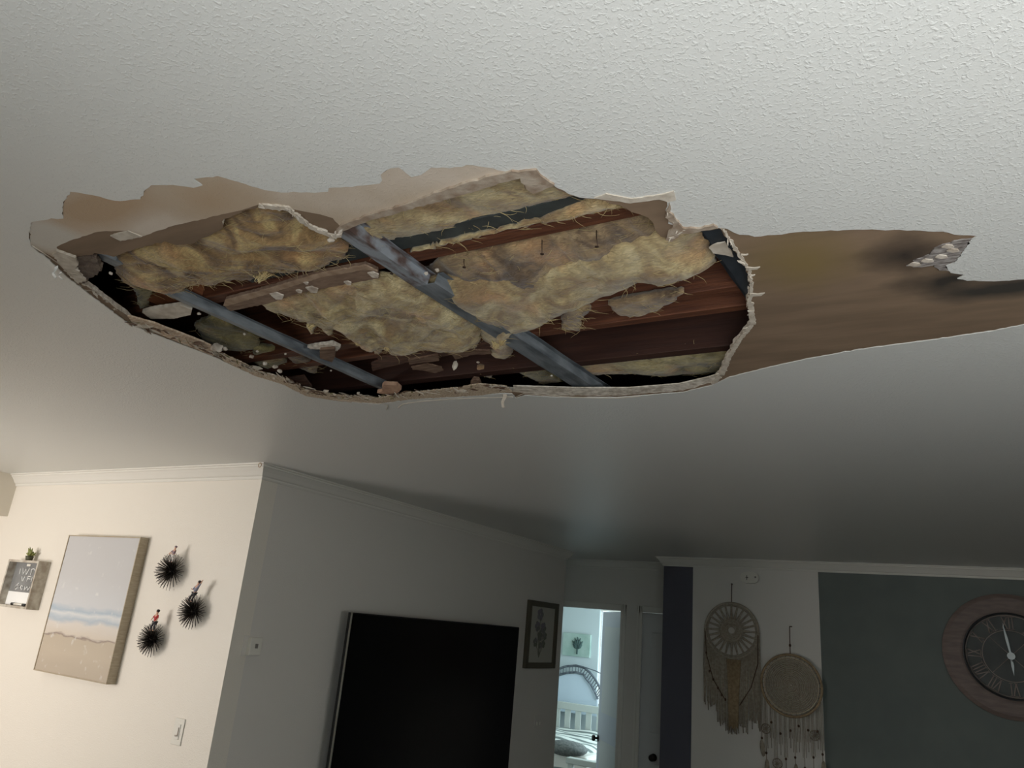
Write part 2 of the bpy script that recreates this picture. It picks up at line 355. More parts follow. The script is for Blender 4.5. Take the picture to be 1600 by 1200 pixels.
# flaking remains of paint in the mouldy patch
slab('flaked_paint', [(1518,373),(1500,397),(1492,409),(1476,415),(1484,424),(1468,423),(1460,414),(1440,418),(1416,416),(1436,406),(1426,408),(1452,398),(1460,388),(1490,377)], H-0.0022, 0.002, mat('flaking_grey_paint', (170, 164, 158), 0.8, (104, 94, 88), 55, (1, 3, 1), bump=0.8, bscale=120), ceiling, 0.006, 0.003, 9)
for i, (x, y) in enumerate(((1428,414),(1470,402),(1488,392),(1448,408),(1480,386))):
    slab('flaked_paint', [(x-9,y+1),(x-2,y-3),(x+9,y-2),(x+11,y+1),(x+2,y+3)], H-0.0045, 0.002, M_crumb, ceiling, 0.005, 0.001, 60+i)
# lifted paint lines and hanging ribbon on the far rim
bm = bmesh.new(); tube(bm, [PZ(x, y, H-0.003) for x, y in ((622,637),(630,631),(660,627),(700,624),(740,622),(780,621),(802,620))], 0.0011, 6)
tube(bm, [PZ(x, y, H-0.003) for x, y in ((604,640),(606,634),(600,631),(560,628),(520,624))], 0.001, 6)
tube(bm, [PZ(x, y, H-0.003) for x, y in ((806,620),(818,615),(870,619),(930,622),(970,622),(1000,619))], 0.0011, 6)
tube(bm, [PZ(x, y, H-0.003) for x, y in ((50,384),(72,398),(92,412),(110,430),(128,448))], 0.0012, 6)
build('lifted_paint_line', bm, M_paleedge, ceiling)
def hang(px_, pz_, wid, drop, m, sd=0):
    a = PZ(px_, pz_, H-0.001); bm = bmesh.new(); rnd = random.Random(sd)
    rows = []
    for i in range(7):
        t = i/6; o_ = 0.004*math.sin(t*5+sd); x = a.x+o_; y = a.y+0.006*t+0.002*math.sin(t*9)
        ww = wid*(0.5+0.12*math.sin(t*4+sd))
        rows.append([bm.verts.new((x+s*ww, y+d, a.z-drop*t)) for s, d in ((-1, 0), (1, 0), (1, .0012), (-1, .0012))])
    for i in range(6):
        for k in range(4): bm.faces.new((rows[i][k], rows[i][(k+1) % 4], rows[i+1][(k+1) % 4], rows[i+1][k]))
    bm.faces.new(rows[0]); bm.faces.new(rows[-1])
    return build('hanging_paint_ribbon', bm, m, ceiling)
hang(787, 616, 0.011, 0.042, M_paleedge, 1)
hang(86, 416, 0.012, 0.028, M_ceil, 2); hang(94, 424, 0.008, 0.02, M_ceil, 3)

# far-left rim: layers of torn plasterboard
slab('torn_rim_layer', [(128,440),(165,468),(196,491),(199,495),(190,498),(160,477),(127,449),(120,440)], H+0.001, 0.012, M_crumb, ceiling, 0.01, 0.001, 11)
slab('torn_rim_layer', [(199,494),(240,505),(290,524),(318,535),(330,541),(333,556),(290,539),(240,519),(208,505)], H-0.002, 0.005, mat('torn_brown_board_edge', (222, 206, 182), 0.85, (186, 156, 128), 30, (2, 8, 2), bump=0.8, bscale=90), ceiling, 0.01, 0.002, 12)
slab('torn_rim_layer', [(345,552),(380,568),(402,580),(440,590),(478,609),(530,618),(590,622),(640,614),(720,606),(745,600),(790,604),(800,612),(745,618),(640,624),(590,631),(530,627),(478,619),(440,600),(400,588),(350,565)], H-0.003, 0.004, mat('shredded_paper_edge', (224, 210, 184), 0.9, (160, 132, 106), 60, (3, 9, 3), bump=1, bscale=130), ceiling, 0.006, 0.004, 13)
slab('torn_rim_layer', [(802,603),(900,606),(983,606),(1060,600),(1108,589),(1124,584),(1112,600),(1067,611),(967,619),(870,619),(802,613)], H+0.0005, 0.003, M_core, ceiling, 0.008, 0.0008, 14)
def shreds(name, path, n, size, m, sd, spread=5):
    rnd = random.Random(sd); bm = bmesh.new()
    for k in range(n):
        i = rnd.randrange(len(path)-1); u = rnd.random()
        a = Vector(path[i]).lerp(Vector(path[i+1]), u)
        dx = Vector(path[i+1])-Vector(path[i]); th = math.atan2(dx.y, dx.x)+rnd.gauss(0, .35)
        c = PZ(a.x+rnd.gauss(0, 2), a.y+rnd.uniform(-spread, spread*.6), H+rnd.uniform(-.008, .001))
        e = PZ(a.x+math.cos(th)*10, a.y+math.sin(th)*10, c.z); d = (Vector((e.x, e.y, c.z))-PZ(a.x, a.y, c.z)); d.z = 0; d.normalize()
        nn = Vector((-d.y, d.x, rnd.uniform(-.8, .8))); L = size*rnd.uniform(.4, 1.6); w_ = size*rnd.uniform(.12, .35); d.z = rnd.uniform(-.35, .2)
        q = [c-d*L+nn*w_*rnd.uniform(-.5, .5), c-d*L*.3-nn*w_, c+d*L*.6-nn*w_*rnd.uniform(.3, 1), c+d*L, c+d*L*.3+nn*w_, c-d*L*.6+nn*w_*.7]
        up = Vector((0, 0, .0012)); A = [bm.verts.new(v) for v in q]; B = [bm.verts.new(v+up) for v in q]
        bm.faces.new(A); bm.faces.new(B[::-1])
        for j in range(6): bm.faces.new((A[j], A[(j+1) % 6], B[(j+1) % 6], B[j]))
    o = build(name, bm, m, ceiling); o['kind'] = 'stuff'; return o
RIM = [(205,506),(240,517),(292,536),(330,551),(382,573),(405,582),(442,592),(479,611),(530,620),(590,624),(640,616),(715,611),(745,607),(790,606)]
shreds('rim_shreds', RIM, 150, .015, M_paleedge, 1); shreds('rim_shreds', RIM, 90, .016, M_lath, 2); shreds('rim_shreds', RIM, 60, .009, mat('mossy_paper', (128, 118, 86), .9), 3)
shreds('rim_shreds', [(405,324),(425,325),(450,327),(480,352),(505,363),(526,371),(540,357)], 46, .006, M_crumb, 4, 3)
shreds('rim_shreds', [(88,404),(108,427),(130,444),(167,470),(196,493)], 40, .008, M_paleedge, 5, 4)
shreds('rim_shreds', [(1128,357),(1150,392),(1170,425),(1173,447),(1170,473),(1173,507),(1153,531),(1136,560),(1124,586)], 70, .006, M_paleedge, 6, 3)
shreds('rim_shreds', [(1042,318),(1046,335),(1060,356),(1046,374),(1066,362)], 26, .006, M_paleedge, 7, 3)
# crumpled brown board hanging at the left tip
slab('crumpled_board_tip', [(88,392),(118,403),(122,412),(118,420),(135,440),(120,443),(105,425),(93,412),(82,398)], H-0.006, 0.010, M_paleedge, ceiling, 0.006, 0.003, 15)
slab('crumpled_board_tip', [(120,403),(142,399),(160,418),(152,428),(138,436),(132,443),(120,442),(124,425)], H-0.002, 0.012, mat('grey_brown_crumpled_board', (112, 98, 84), 0.85, (80, 64, 56), 40, bump=1, bscale=60, bdist=.01), ceiling, 0.006, 0.004, 16)
slab('torn_lip', [(172,369),(200,361),(222,370),(212,372),(188,377)], H-0.003, 0.003, M_paleedge, ceiling, 0.006, 0.001, 17)

# upper deck above the joists, with added side skirts that shut out stray light
bm = bmesh.new()
bx(bm, -3.0, 1.2, 0.2, 2.9, 2.72, 2.74)
for a in ((-3.0, -2.98, .2, 2.9), (1.18, 1.2, .2, 2.9), (-3, 1.2, .2, .22), (-3, 1.2, 2.88, 2.9)): bx(bm, *a, 2.454, 2.72)
struct(build('ceiling_upper_deck', bm, M_deck))

# ------------------------------------------------------------------ joists and channels
def joist(name, y0, y1, z0, z1, m, label, cat='joist', x0=-2.9, x1=1.1):
    bm = bmesh.new(); bx(bm, x0, x1, y0, y1, z0, z1)
    o = build(name, bm, m, bevel=0.002); return tag(o, label, cat, 'joists inside the ceiling')
joist('ceiling_joist', 1.083, 1.121, 2.4755, 2.715, M_joist, 'red-brown wooden joist nearest the camera, just beyond the dark grey strip')
joist('ceiling_joist', 1.462, 1.497, 2.4755, 2.715, M_joist, 'rust-coloured joist rising from under the large yellow insulation roll at right')
joist('ceiling_joist', 1.560, 1.588, 2.4755, 2.715, M_joist, 'grained red joist with pale bottom edge, between the rust joist and the dark maroon one')
joist('ceiling_joist', 1.790, 1.828, 2.4755, 2.715, M_joistshade, 'dark maroon joist nearest the far rim of the hole')
o = joist('joist_facing_strip', 1.022, 1.070, 2.479, 2.60, M_black, 'dark grey strip running between two yellow insulation pieces near the top rim', 'strip', -1.42)
for (x0, x1, y0, y1, z0) in ((-1.80, -1.62, 1.5, 1.56, 2.50),):
    tag(box('lit_joist_patch', x0, x1, 1.040, 1.082, 2.482, 2.60, mat('lit_joist_side_wood', (136, 82, 46), 0.7, (106, 60, 34), 12, (8, 1, 8))), 'short orange-brown block imitating the lit joist side, under the golden clump, beside the top of the slim channel', 'block')  # added piece; its orange-brown colour imitates light on the joist side

def channel(name, xl, xr, y0, y1, z, m, label, flange=0.014, hgt=0.0215, skew=0.0):
    """hat channel with its crown down, running along Y"""
    t = 0.0012
    prof = [(xl-flange-.006, hgt), (xl-.006, hgt), (xl, 0), (xr, 0), (xr+.006, hgt), (xr+flange+.006, hgt)]
    up = [(x, zz+t) for x, zz in prof]
    up[2] = (prof[2][0]+t*.3, t); up[3] = (prof[3][0]-t*.3, t)
    n = 14; bm = bmesh.new(); rows = []
    for i in range(n+1):
        y = y0+(y1-y0)*i/n; dx = skew*(i/n) + 0.0008*math.sin(i*1.9)
        rows.append([bm.verts.new((x+dx, y, z+zz)) for x, zz in prof+up[::-1]])
    k = len(rows[0])
    for i in range(n):
        for j in range(k): bm.faces.new((rows[i][j], rows[i][(j+1) % k], rows[i+1][(j+1) % k], rows[i+1][j]))
    for r_ in (rows[0], rows[-1]):
        for j in range(5): bm.faces.new((r_[j], r_[j+1], r_[k-2-j], r_[k-1-j]))
    return tag(build(name, bm, m), label, 'channel', 'metal furring channels in the hole')
zc = H+0.0133-0.002
def chx(p, q): 
    a, b2 = PZ(*p, zc), PZ(*q, zc); return a, b2
a, b2 = chx((531, 372), (548, 360)); c1, c2 = chx((655, 458), (672, 440))
channel('metal_channel', a.x+.004, b2.x-.002, 0.80, c2.y+0.01, zc, mat('rust_stained_steel', (146, 152, 158), 0.5, (92, 74, 68), 34, (1.6, .5, 1), metal=.15, bump=.5, bscale=70, detail=8, lo=.42, hi=.6), 'wide grey channel length with rusty screw holes, crossing the hole centre from the top rim', skew=0.0)
a2, b3 = chx((748, 517), (768, 500))
channel('metal_channel', c1.x+.006, c2.x+.004, c1.y-.03, 2.02, zc+0.0013, M_steel, 'narrower blue-grey channel length continuing from the rusty one down to the far rim', skew=(PZ(905, 604, zc).x-.016)-(c1.x+.006))
l0, l1 = PZ(240, 450, zc), PZ(598, 608, zc)
channel('metal_channel', l0.x-.008, l0.x+.010, l0.y, l1.y, zc-.001, M_steel, 'slim blue-grey channel at the left of the hole, ending at the far rim', flange=0.010, skew=l1.x-l0.x)
r0, r1 = PZ(1092, 372, zc), PZ(1168, 466, zc)
channel('metal_channel', r0.x+.006, r0.x+0.075, 1.02, 1.62, zc+.001, M_steeldark, 'broad dark channel at the right end of the hole with a paper scrap on it', flange=0.012, skew=0.02)
s0 = PZ(150, 402, zc)
channel('metal_channel', s0.x-.012, s0.x+.02, s0.y-.04, PZ(172, 421, zc).y, zc+.004, M_steel, 'short blue-grey channel stub at the left tip of the hole', flange=.004)

# ------------------------------------------------------------------ insulation
def dist_poly(P, poly):
    d = np.full(len(P), 1e9)
    for i in range(len(poly)):
        a = poly[i]; b = poly[(i+1) % len(poly)]; ab = b-a; L = (ab**2).sum()+1e-12
        t = np.clip(((P-a)@ab)/L, 0, 1); q = a+t[:, None]*ab
        d = np.minimum(d, np.hypot(*(P-q).T))
    return d
def inside(P, poly):
    x, y = P.T; c = np.zeros(len(P), bool); n = len(poly)
    for i in range(n):
        x1, y1 = poly[i]; x2, y2 = poly[(i+1) % n]
        if y1 == y2: continue
        c ^= ((y1 > y) != (y2 > y)) & (x < (x2-x1)*(y-y1)/(y2-y1)+x1)
    return c
def insulation(pxs, h, bulge, m, label, seed=0, rough=0.008, T=0.03, edge=0.025, strands=60, ang=0.3, res=0.0055):
    rnd = random.Random(seed)
    poly = jag([PZ(p[0], p[1], h) for p in pxs], 0.010, 0.0045, seed)
    pl = np.array([(p.x, p.y) for p in poly])
    lo, hi = pl.min(0), pl.max(0)
    gx, gy = np.meshgrid(np.arange(lo[0], hi[0], res), np.arange(lo[1], hi[1], res))
    P = np.stack([gx.ravel(), gy.ravel()], 1) + np.random.RandomState(seed).uniform(-.3, .3, (gx.size, 2))*res
    P = P[inside(P, pl)]
    if len(P): P = P[dist_poly(P, pl) > res*0.6]
    V = [Vector(p) for p in pl] + [Vector(p) for p in P]
    n = len(pl)
    vv, ee, ff, ov, oe, of = delaunay_2d_cdt(V, [(i, (i+1) % n) for i in range(n)], [], 1, 1e-6)
    A = np.array([(v.x, v.y) for v in vv]); d = dist_poly(A, pl)
    ca, sa = math.cos(ang+seed*.37), math.sin(ang+seed*.37)
    zs = []; off = []
    for (x, y), dd in zip(A, d):
        u, v = ca*x+sa*y, -sa*x+ca*y
        wrp = noise.noise(Vector((x*7, y*7, seed)))*0.5
        n1 = noise.fractal(Vector((u*7+wrp, v*14+wrp*2, seed*3.1)), 1.2, 2.1, 4)
        n2 = 1-abs(noise.noise(Vector((u*9+wrp*4, v*46-wrp*6, seed+9))))*2
        n3 = noise.noise(Vector((x*120, y*120, seed)))
        k = 1-math.exp(-dd/edge)
        n0 = noise.noise(Vector((u*6+2*wrp, v*11, seed+31)))
        zs.append(h - bulge*k*(1+0.7*n0) - rough*(1.6*n0*k+0.8*n1+0.6*n2*k) - 0.0008*n3)
        off.append(k)
    bm = bmesh.new()
    lowv = [bm.verts.new((x, y, z)) for (x, y), z in zip(A, zs)]
    topv = [bm.verts.new((x, y, h+T*0.4+T*0.6*k)) for (x, y), k in zip(A, off)]
    cnt = {}
    for f in ff:
        bm.faces.new([lowv[i] for i in f]).smooth = True; bm.faces.new([topv[i] for i in reversed(f)])
        for i in range(len(f)):
            e = (f[i], f[(i+1) % len(f)]); cnt[frozenset(e)] = cnt.get(frozenset(e), 0)+1
    for e, c in cnt.items():
        if c == 1:
            i, j = tuple(e); bm.faces.new((lowv[i], lowv[j], topv[j], topv[i])).smooth = True
    o = build('insulation_batt', bm, m); tag(o, label, 'insulation', 'yellow fibre insulation pieces inside the ceiling hole')
    if strands:
        bm = bmesh.new()
        for s in range(int(strands*2.2)):
            i = rnd.randrange(len(A)) if rnd.random() < .82 else rnd.randrange(n)
            if i >= len(A): continue
            p = Vector((A[i][0], A[i][1], zs[i]-0.0002))
            th = rnd.uniform(0, 2*math.pi) if rnd.random() < .6 else ang+rnd.gauss(0, .5)
            dr = Vector((math.cos(th), math.sin(th), rnd.uniform(-.5, .1))); L = rnd.uniform(.012, .05); cv = rnd.uniform(-40, 40)
            pts = []
            for k in range(6):
                pts.append(p.copy()); th += cv*L/5; dr = Vector((math.cos(th), math.sin(th), dr.z-0.12 if k > 2 else dr.z+.1)); p = p+dr.normalized()*L/5
            tube(bm, pts, [.0003, .0006, .0006, .0005, .0004, .0002], 3)
        so = build('loose_fibres', bm, M_fib, o); so['kind'] = 'stuff'
    return o
insulation([(403,312),(340,335),(270,366),(205,383),(172,396),(178,410),(180,427),(190,437),(213,448),(227,443),(253,447),(287,455),(292,442),(327,440),(373,438),(407,434),(412,426),(450,427),(500,418),(540,400),(545,388),(525,370),(482,346),(452,318)],
  2.470, .020, M_insgold, 'golden torn insulation clump at the left end of the hole, above the slim channel', 1, .010, strands=240)
insulation([(533,350),(640,313),(800,262),(880,268),(935,296),(905,306),(800,330),(700,359),(595,380),(560,386)], 2.482, .012, M_ins, 'smooth yellow insulation strip along the top rim, right of the wide channel', 2, .004, strands=60, ang=.1)
insulation([(640,395),(760,367),(850,345),(935,309),(990,316),(970,324),(900,340),(800,359),(720,374),(655,393)], 2.468, .008, M_ins, 'thin yellow insulation strip between the dark grey strip and the nearest red joist', 3, .004, edge=.012, strands=30, ang=.1)
insulation([(655,432),(690,404),(760,392),(850,374),(930,350),(985,330),(1030,345),(1055,372),(1000,392),(940,406),(900,436),(850,446),(780,452),(700,458),(665,455)], 2.492, .018, M_insbrown, 'brownish ragged insulation above the large yellow roll, with nails poking through', 4, .010, strands=90, ang=.1)
insulation([(650,440),(700,436),(780,438),(850,430),(930,398),(990,376),(1040,364),(1063,345),(1098,350),(1112,395),(1120,410),(1080,430),(1030,446),(1000,441),(960,460),(915,476),(880,490),(850,505),(815,523),(806,538),(795,560),(772,556),(755,530),(750,510),(735,488),(690,463)], 2.474, .026, M_ins, 'large pale yellow insulation roll slanting across the right half of the hole', 5, .006, strands=70, ang=.25, edge=.035)
insulation([(405,472),(430,466),(470,460),(520,446),(590,432),(640,434),(690,466),(735,495),(752,520),(748,542),(700,549),(660,546),(640,553),(612,554),(600,546),(592,553),(560,540),(540,520),(525,512),(515,522),(495,508),(486,520),(475,502),(440,492),(420,486)], 2.468, .018, M_ins, 'shaggy yellow insulation clump drooping between the slim channel and the central channel', 6, .011, strands=280, ang=.5)
insulation([(950,476),(985,470),(1068,457),(1050,474),(1020,488),(985,496),(965,491)], 2.468, .006, M_insbrown, 'small greyish insulation scrap stuck on the rust joist at right', 7, .003, edge=.01, strands=14)
insulation([(882,488),(903,480),(924,484),(908,500),(906,517),(877,515)], 2.466, .004, M_insbrown, 'small brown fibre tuft hanging below the large yellow roll', 8, .003, edge=.01, strands=25)
insulation([(860,574),(960,558),(1060,546),(1150,534),(1190,535),(1160,562),(1120,582),(1040,586),(960,584),(900,588)], 2.490, .012, M_insgreen, 'pale green-yellow insulation strip below the dark maroon joist at lower right', 9, .004, strands=50, ang=.1)
insulation([(305,508),(330,494),(380,515),(405,530),(405,545),(370,549),(345,547),(320,537)], 2.500, .01, M_insgreen, 'dim greenish insulation under the slim channel, beside the far-left rim', 10, .005, strands=20)
insulation([(445,553),(470,551),(497,572),(492,583),(462,573)], 2.485, .008, M_insbrown, 'small brown insulation tuft under the lower end of the slim channel', 11, .003, edge=.01, strands=14)
insulation([(395,545),(440,548),(448,566),(425,577),(395,565)], 2.490, .008, M_insgreen, 'mossy insulation scrap behind the crumbs of the far-left rim', 12, .004, edge=.01, strands=14)
insulation([(745,576),(777,578),(764,592)], 2.486, .004, M_insbrown, 'tiny brown insulation scrap in the dark between the two channel ends', 13, .002, edge=.01, strands=6)
insulation([(803,574),(840,572),(876,596),(850,602),(826,590)], 2.486, .006, M_insgreen, 'small olive insulation scrap just left of the central channel end', 14, .003, edge=.01, strands=10)
insulation([(208,446),(240,452),(225,486),(218,480)], 2.484, .004, M_insgreen, 'greenish insulation wisp hanging left of the slim channel top', 15, .003, edge=.01, strands=8)
def drip(px_, py_, L, sd, host):
    a = PZ(px_, py_, 2.455); rnd = random.Random(sd); bm = bmesh.new()
    for k in range(16):
        o_ = Vector((rnd.gauss(0, .005), rnd.gauss(0, .005), 0)); l = L*rnd.uniform(.5, 1)
        pts = [a+o_*(1-.6*t)+Vector((.003*math.sin(t*6+k), .002*math.cos(5*t+k), -l*t)) for t in (0, .25, .5, .75, 1)]
        tube(bm, pts, [.0022, .0018, .0012, .0008, .0003], 5)
    s = build('hanging_fibres', bm, M_fib, host); s['kind'] = 'stuff'
hosts = [o for o in C.objects if o.name.startswith('insulation_batt')]
drip(413, 425, .02, 1, hosts[0]); drip(405, 432, .018, 5, hosts[0]); drip(485, 508, .016, 2, hosts[5]); drip(775, 535, .022, 3, hosts[4]); drip(785, 530, .022, 6, hosts[4]); drip(606, 540, .02, 4, hosts[5]); drip(560, 535, .012, 7, hosts[5])

# ------------------------------------------------------------------ scraps, laths, crumbs, nails
def scrap(name, pxs, z, th, m, label, cat, seed=0, group=None, amp=.0015):
    return tag(slab(name, pxs, z, th, m, None, .007, amp, seed), label, cat, group)
M_strip = mat('brown_paper_strip', (140, 116, 96), 0.85, (118, 94, 76), 18, (2, 6, 2), bump=.5, bscale=60)
M_pe2 = mat('tan_torn_edge', (176, 152, 128), .85, (150, 124, 100), 40)
st_ = scrap('plasterboard_strip', [(349,477),(352,470),(420,452),(500,428),(570,416),(590,425),(592,435),(520,448),(470,457),(420,474),(360,486)], 2.459, .012, M_strip, 'long narrow brown plasterboard strip left hanging along the joist at centre left', 'strip', 70)
slab('torn_edge', [(349,478),(352,470),(420,452),(500,428),(570,415),(590,424),(570,421),(500,434),(420,459),(356,478)], 2.457, .004, M_pe2, st_, .006, .0015, 71)
for i, (x, y, s) in enumerate(((432,463,11),(487,453,10),(478,443,4),(543,443,6),(583,430,9),(467,456,5))):
    p = slab('paint_flake', [(x-s,y-s*.3),(x,y-s*.5),(x+s,y-.1*s),(x+s*.8,y+s*.5),(x-s*.1,y+s*.45)], 2.4555, .003, M_crumb, st_, .005, .0012, 80+i)
M_wd = [M_lath, mat('dark_lath_wood', (98, 66, 50), .8, (62, 40, 30), 20, (1, 6, 6), bump=.6, bscale=50)]
scrap('lath_piece', [(590,560),(640,555),(700,545),(770,535),(772,545),(720,552),(640,566),(595,572)], 2.462, .008, M_wd[1], 'long dark splintered lath under the shaggy insulation', 'lath', 90, 'splintered laths near the far rim')
scrap('lath_piece', [(638,563),(684,555),(686,564),(650,568),(640,570)], 2.456, .006, M_wd[0], 'short squared lath with pale cut end, left of the white plug', 'lath', 91, 'splintered laths near the far rim')
scrap('lath_piece', [(692,547),(730,543),(745,548),(765,548),(768,553),(735,555),(712,562),(708,556)], 2.456, .005, M_wd[0], 'pale broken lath just above the white plug', 'lath', 92, 'splintered laths near the far rim')
scrap('lath_piece', [(642,574),(668,569),(690,574),(693,579),(680,583),(660,579),(645,578)], 2.456, .004, M_wd[0], 'flat pale wood chip below the squared lath', 'lath', 93, 'splintered laths near the far rim')
scrap('lath_piece', [(580,568),(600,562),(640,556),(632,568),(600,575),(582,580)], 2.470, .006, M_wd[1], 'mossy dark lath end at the left of the lath group', 'lath', 94, 'splintered laths near the far rim')
scrap('wood_chip', [(440,592),(475,588),(488,606),(470,609),(468,600)], 2.452, .006, M_wd[1], 'dark wood chip lying on the far-left rim', 'wood chip', 95)
scrap('plasterboard_fragment', [(222,488),(240,483),(282,477),(300,484),(298,492),(272,498),(235,498)], 2.452, .010, M_paleedge, 'grey wedge of plasterboard at the far-left rim under the slim channel', 'fragment', 96)
scrap('plasterboard_fragment', [(500,547),(523,545),(523,557),(519,566),(500,560)], 2.452, .016, M_lath, 'small square plasterboard block clinging to the slim channel', 'fragment', 97)
scrap('plasterboard_fragment', [(480,543),(504,539),(520,537),(532,543),(526,549),(504,546),(485,546)], 2.460, .010, M_core, 'pale angled fragment above the square block on the slim channel', 'fragment', 98)
scrap('plasterboard_fragment', [(597,604),(600,601),(620,602),(627,609),(620,615),(600,616),(589,614),(598,611)], 2.440, .012, mat('pinkish_gypsum', (196, 160, 132), .85, (168, 132, 108), 40, bump=.5, bscale=100), 'pinkish board chunk where the slim channel meets the rim', 'fragment', 99)
scrap('plasterboard_fragment', [(1108,388),(1120,381),(1133,379),(1142,392),(1146,402),(1128,398),(1114,396)], 2.4475, .003, M_paleedge, 'torn paper scrap stuck on the broad dark channel', 'fragment', 100)
scrap('plasterboard_fragment', [(735,600),(740,594),(748,595),(752,603),(740,605)], 2.440, .012, M_lath, 'small curled chip standing on the far rim below the white plug', 'fragment', 101)
M_crumbL = M_crumb
def crumb(px_, py_, z, s, label, sd, name='gypsum_crumb', sz=(1, .8, .7), m=None, group='gypsum crumbs caught in the hole'):
    bm = bmesh.new(); r = bmesh.ops.create_icosphere(bm, subdivisions=3, radius=1); a = PZ(px_, py_, z)
    for v in bm.verts:
        k = 1+0.35*noise.noise(v.co*1.3+Vector((sd, 0, 0)))+.15*noise.noise(v.co*4+Vector((0, sd, 0)))
        v.co = Vector((v.co.x*sz[0], v.co.y*sz[1], v.co.z*sz[2]))*k*s
    bm.transform(Matrix.Translation(a) @ Matrix.Rotation(sd*1.3, 4, 'Z') if name == 'gypsum_crumb' else Matrix.Translation(a))
    return tag(build(name, bm, m or M_crumb), label, 'crumb', group)
crumb(339, 543, 2.437, .017, 'largest round gypsum lump on the far-left rim', 3)
for i, (x, y, s, lb) in enumerate(((311,490,.005,'tiny white crumb beside the grey plasterboard wedge'),(382,522,.0045,'tiny white crumb on the lower edge of the slim channel'),
  (393,557,.007,'oval white crumb right of the largest rim lump'),(414,568,.008,'flat oval crumb on the rim below the oval white one'),(430,573,.008,'grey-white crumb beside the mossy scrap'),
  (437,580,.008,'lowest crumb in the far-left rim cluster'),(446,553,.004,'small crumb above the mossy scrap'),(402,549,.004,'thin crumb between the slim channel and rim lump'),
  (517,579,.0035,'tiny round crumb below the square block'),(747,566,.004,'tiny grey crumb right of the white plug'),(862,587,.004,'small white crumb on the central channel near its far end'),
  (666,427,.005,'small pale crumb right of the channel splice'),(683,422,.005,'pale flat crumb on the brownish insulation'),(529,364,.010,'white crumb on the top end of the wide rusty channel'),
  (517,375,.007,'white crumb beside the top end of the wide channel'),(173,427,.005,'white crumb at the left tip under the golden clump'),(222,447,.005,'white crumb at the top end of the slim channel'),
  (352,545,.007,'jagged crumb touching the largest rim lump'),(560,614,.006,'crumb on the shredded far rim left of the pinkish chunk'),(668,612,.006,'crumb on the shredded far rim right of the pinkish chunk'),
  (706,609,.006,'crumb on the far rim below the laths'))):
    crumb(x, y, 2.440 if 500 < x < 535 or x in (393, 414, 430, 437, 352, 560, 668, 706) else 2.449, s, lb, i+1)
crumb(711, 571, 2.450, .0085, 'white plug-shaped plaster drip hanging under the pale lath', 5, 'plaster_plug', (.8, .8, 1.6), M_paleedge, None)
for i, (x, y, L, lb) in enumerate(((847,375,.030,'bent rusty nail hanging left of the other long nail, under the nearest red joist'),(932,360,.034,'rusty nail hanging at the right under the nearest red joist'),
  (725,405,.018,'short nail with white crumb above the brownish insulation'),(612,417,.016,'small nail through the rusty channel'),(657,458,.014,'nail at the channel splice'),(590,438,.012,'nail in the end of the plasterboard strip'))):
    a = PZ(x, y, 2.476); bm = bmesh.new()
    tube(bm, [a, a+Vector((.001, 0, -L*.5)), a+Vector((.002+.002*i % .003, .001, -L))], .0011, 6)
    e = a+Vector((.002, .001, -L)); tube(bm, [e, e-Vector((0, 0, .0015))], .0038, 10)
    tag(build('nail', bm, M_nail), lb, 'nail', 'nails poking down inside the hole')
# splinter sticking out of the shaggy clump
bm = bmesh.new(); tube(bm, [PZ(598, 528, 2.452), PZ(612, 551, 2.448)], [.001, .0012], 5)
tag(build('wood_splinter', bm, M_paleedge), 'thin pale splinter sticking out below the shaggy insulation clump', 'splinter')
# ------------------------------------------------------------------ room shell
XL, YL, YR, YB, YE = -3.12, 2.66, 6.48, 6.97, 6.268     # tv wall x, left wall y, right wall y, hall back wall y, end of tv wall
FZ = -0.06
struct(box('floor', -7, 3.5, -2.1, 11, FZ-.1, FZ, M_floor))
struct(box('wall_left', -6.9, XL, YL, YL+.11, FZ, H, M_wallL))
struct(box('wall_tv_side', XL-.11, XL, YL+.11, YE, FZ, H, M_wall))
bm = bmesh.new(); bx(bm, -2.27, 3.4, YR, YR+.12, FZ, H); wr = struct(build('wall_right', bm, M_wall))
box('painted_band', -2.268, -2.007, YR-.0015, YR+.001, FZ, H, M_darkband, wr)
box('painted_panel', -0.998, 3.39, YR-.0015, YR+.001, FZ, H, M_greywall, wr)
# hall back wall with two door openings
DX0, DX1, DT = -3.62, PY(970, 954, YB).x, 1.975
EX0, EX1 = -2.665, -1.95
bm = bmesh.new()
bx(bm, -5.2, DX0, YB, YB+.11, FZ, H); bx(bm, DX1, EX0, YB, YB+.11, FZ, H); bx(bm, EX1, -1.5, YB, YB+.11, FZ, H)
bx(bm, DX0, DX1, YB, YB+.11, DT, H); bx(bm, EX0, EX1, YB, YB+.11, DT, H)
struct(build('wall_hall_back', bm, M_wall))
struct(box('wall_hall_side', -1.95, -1.9, YR+.12, YB, FZ, H, M_wall))
struct(box('wall_hall_left', -5.3, -5.2, YE-.3, YB, FZ, H, M_wall))
struct(box('wall_hall_front', -5.2, XL-.11, YE-.11, YE, FZ, H, M_wall))
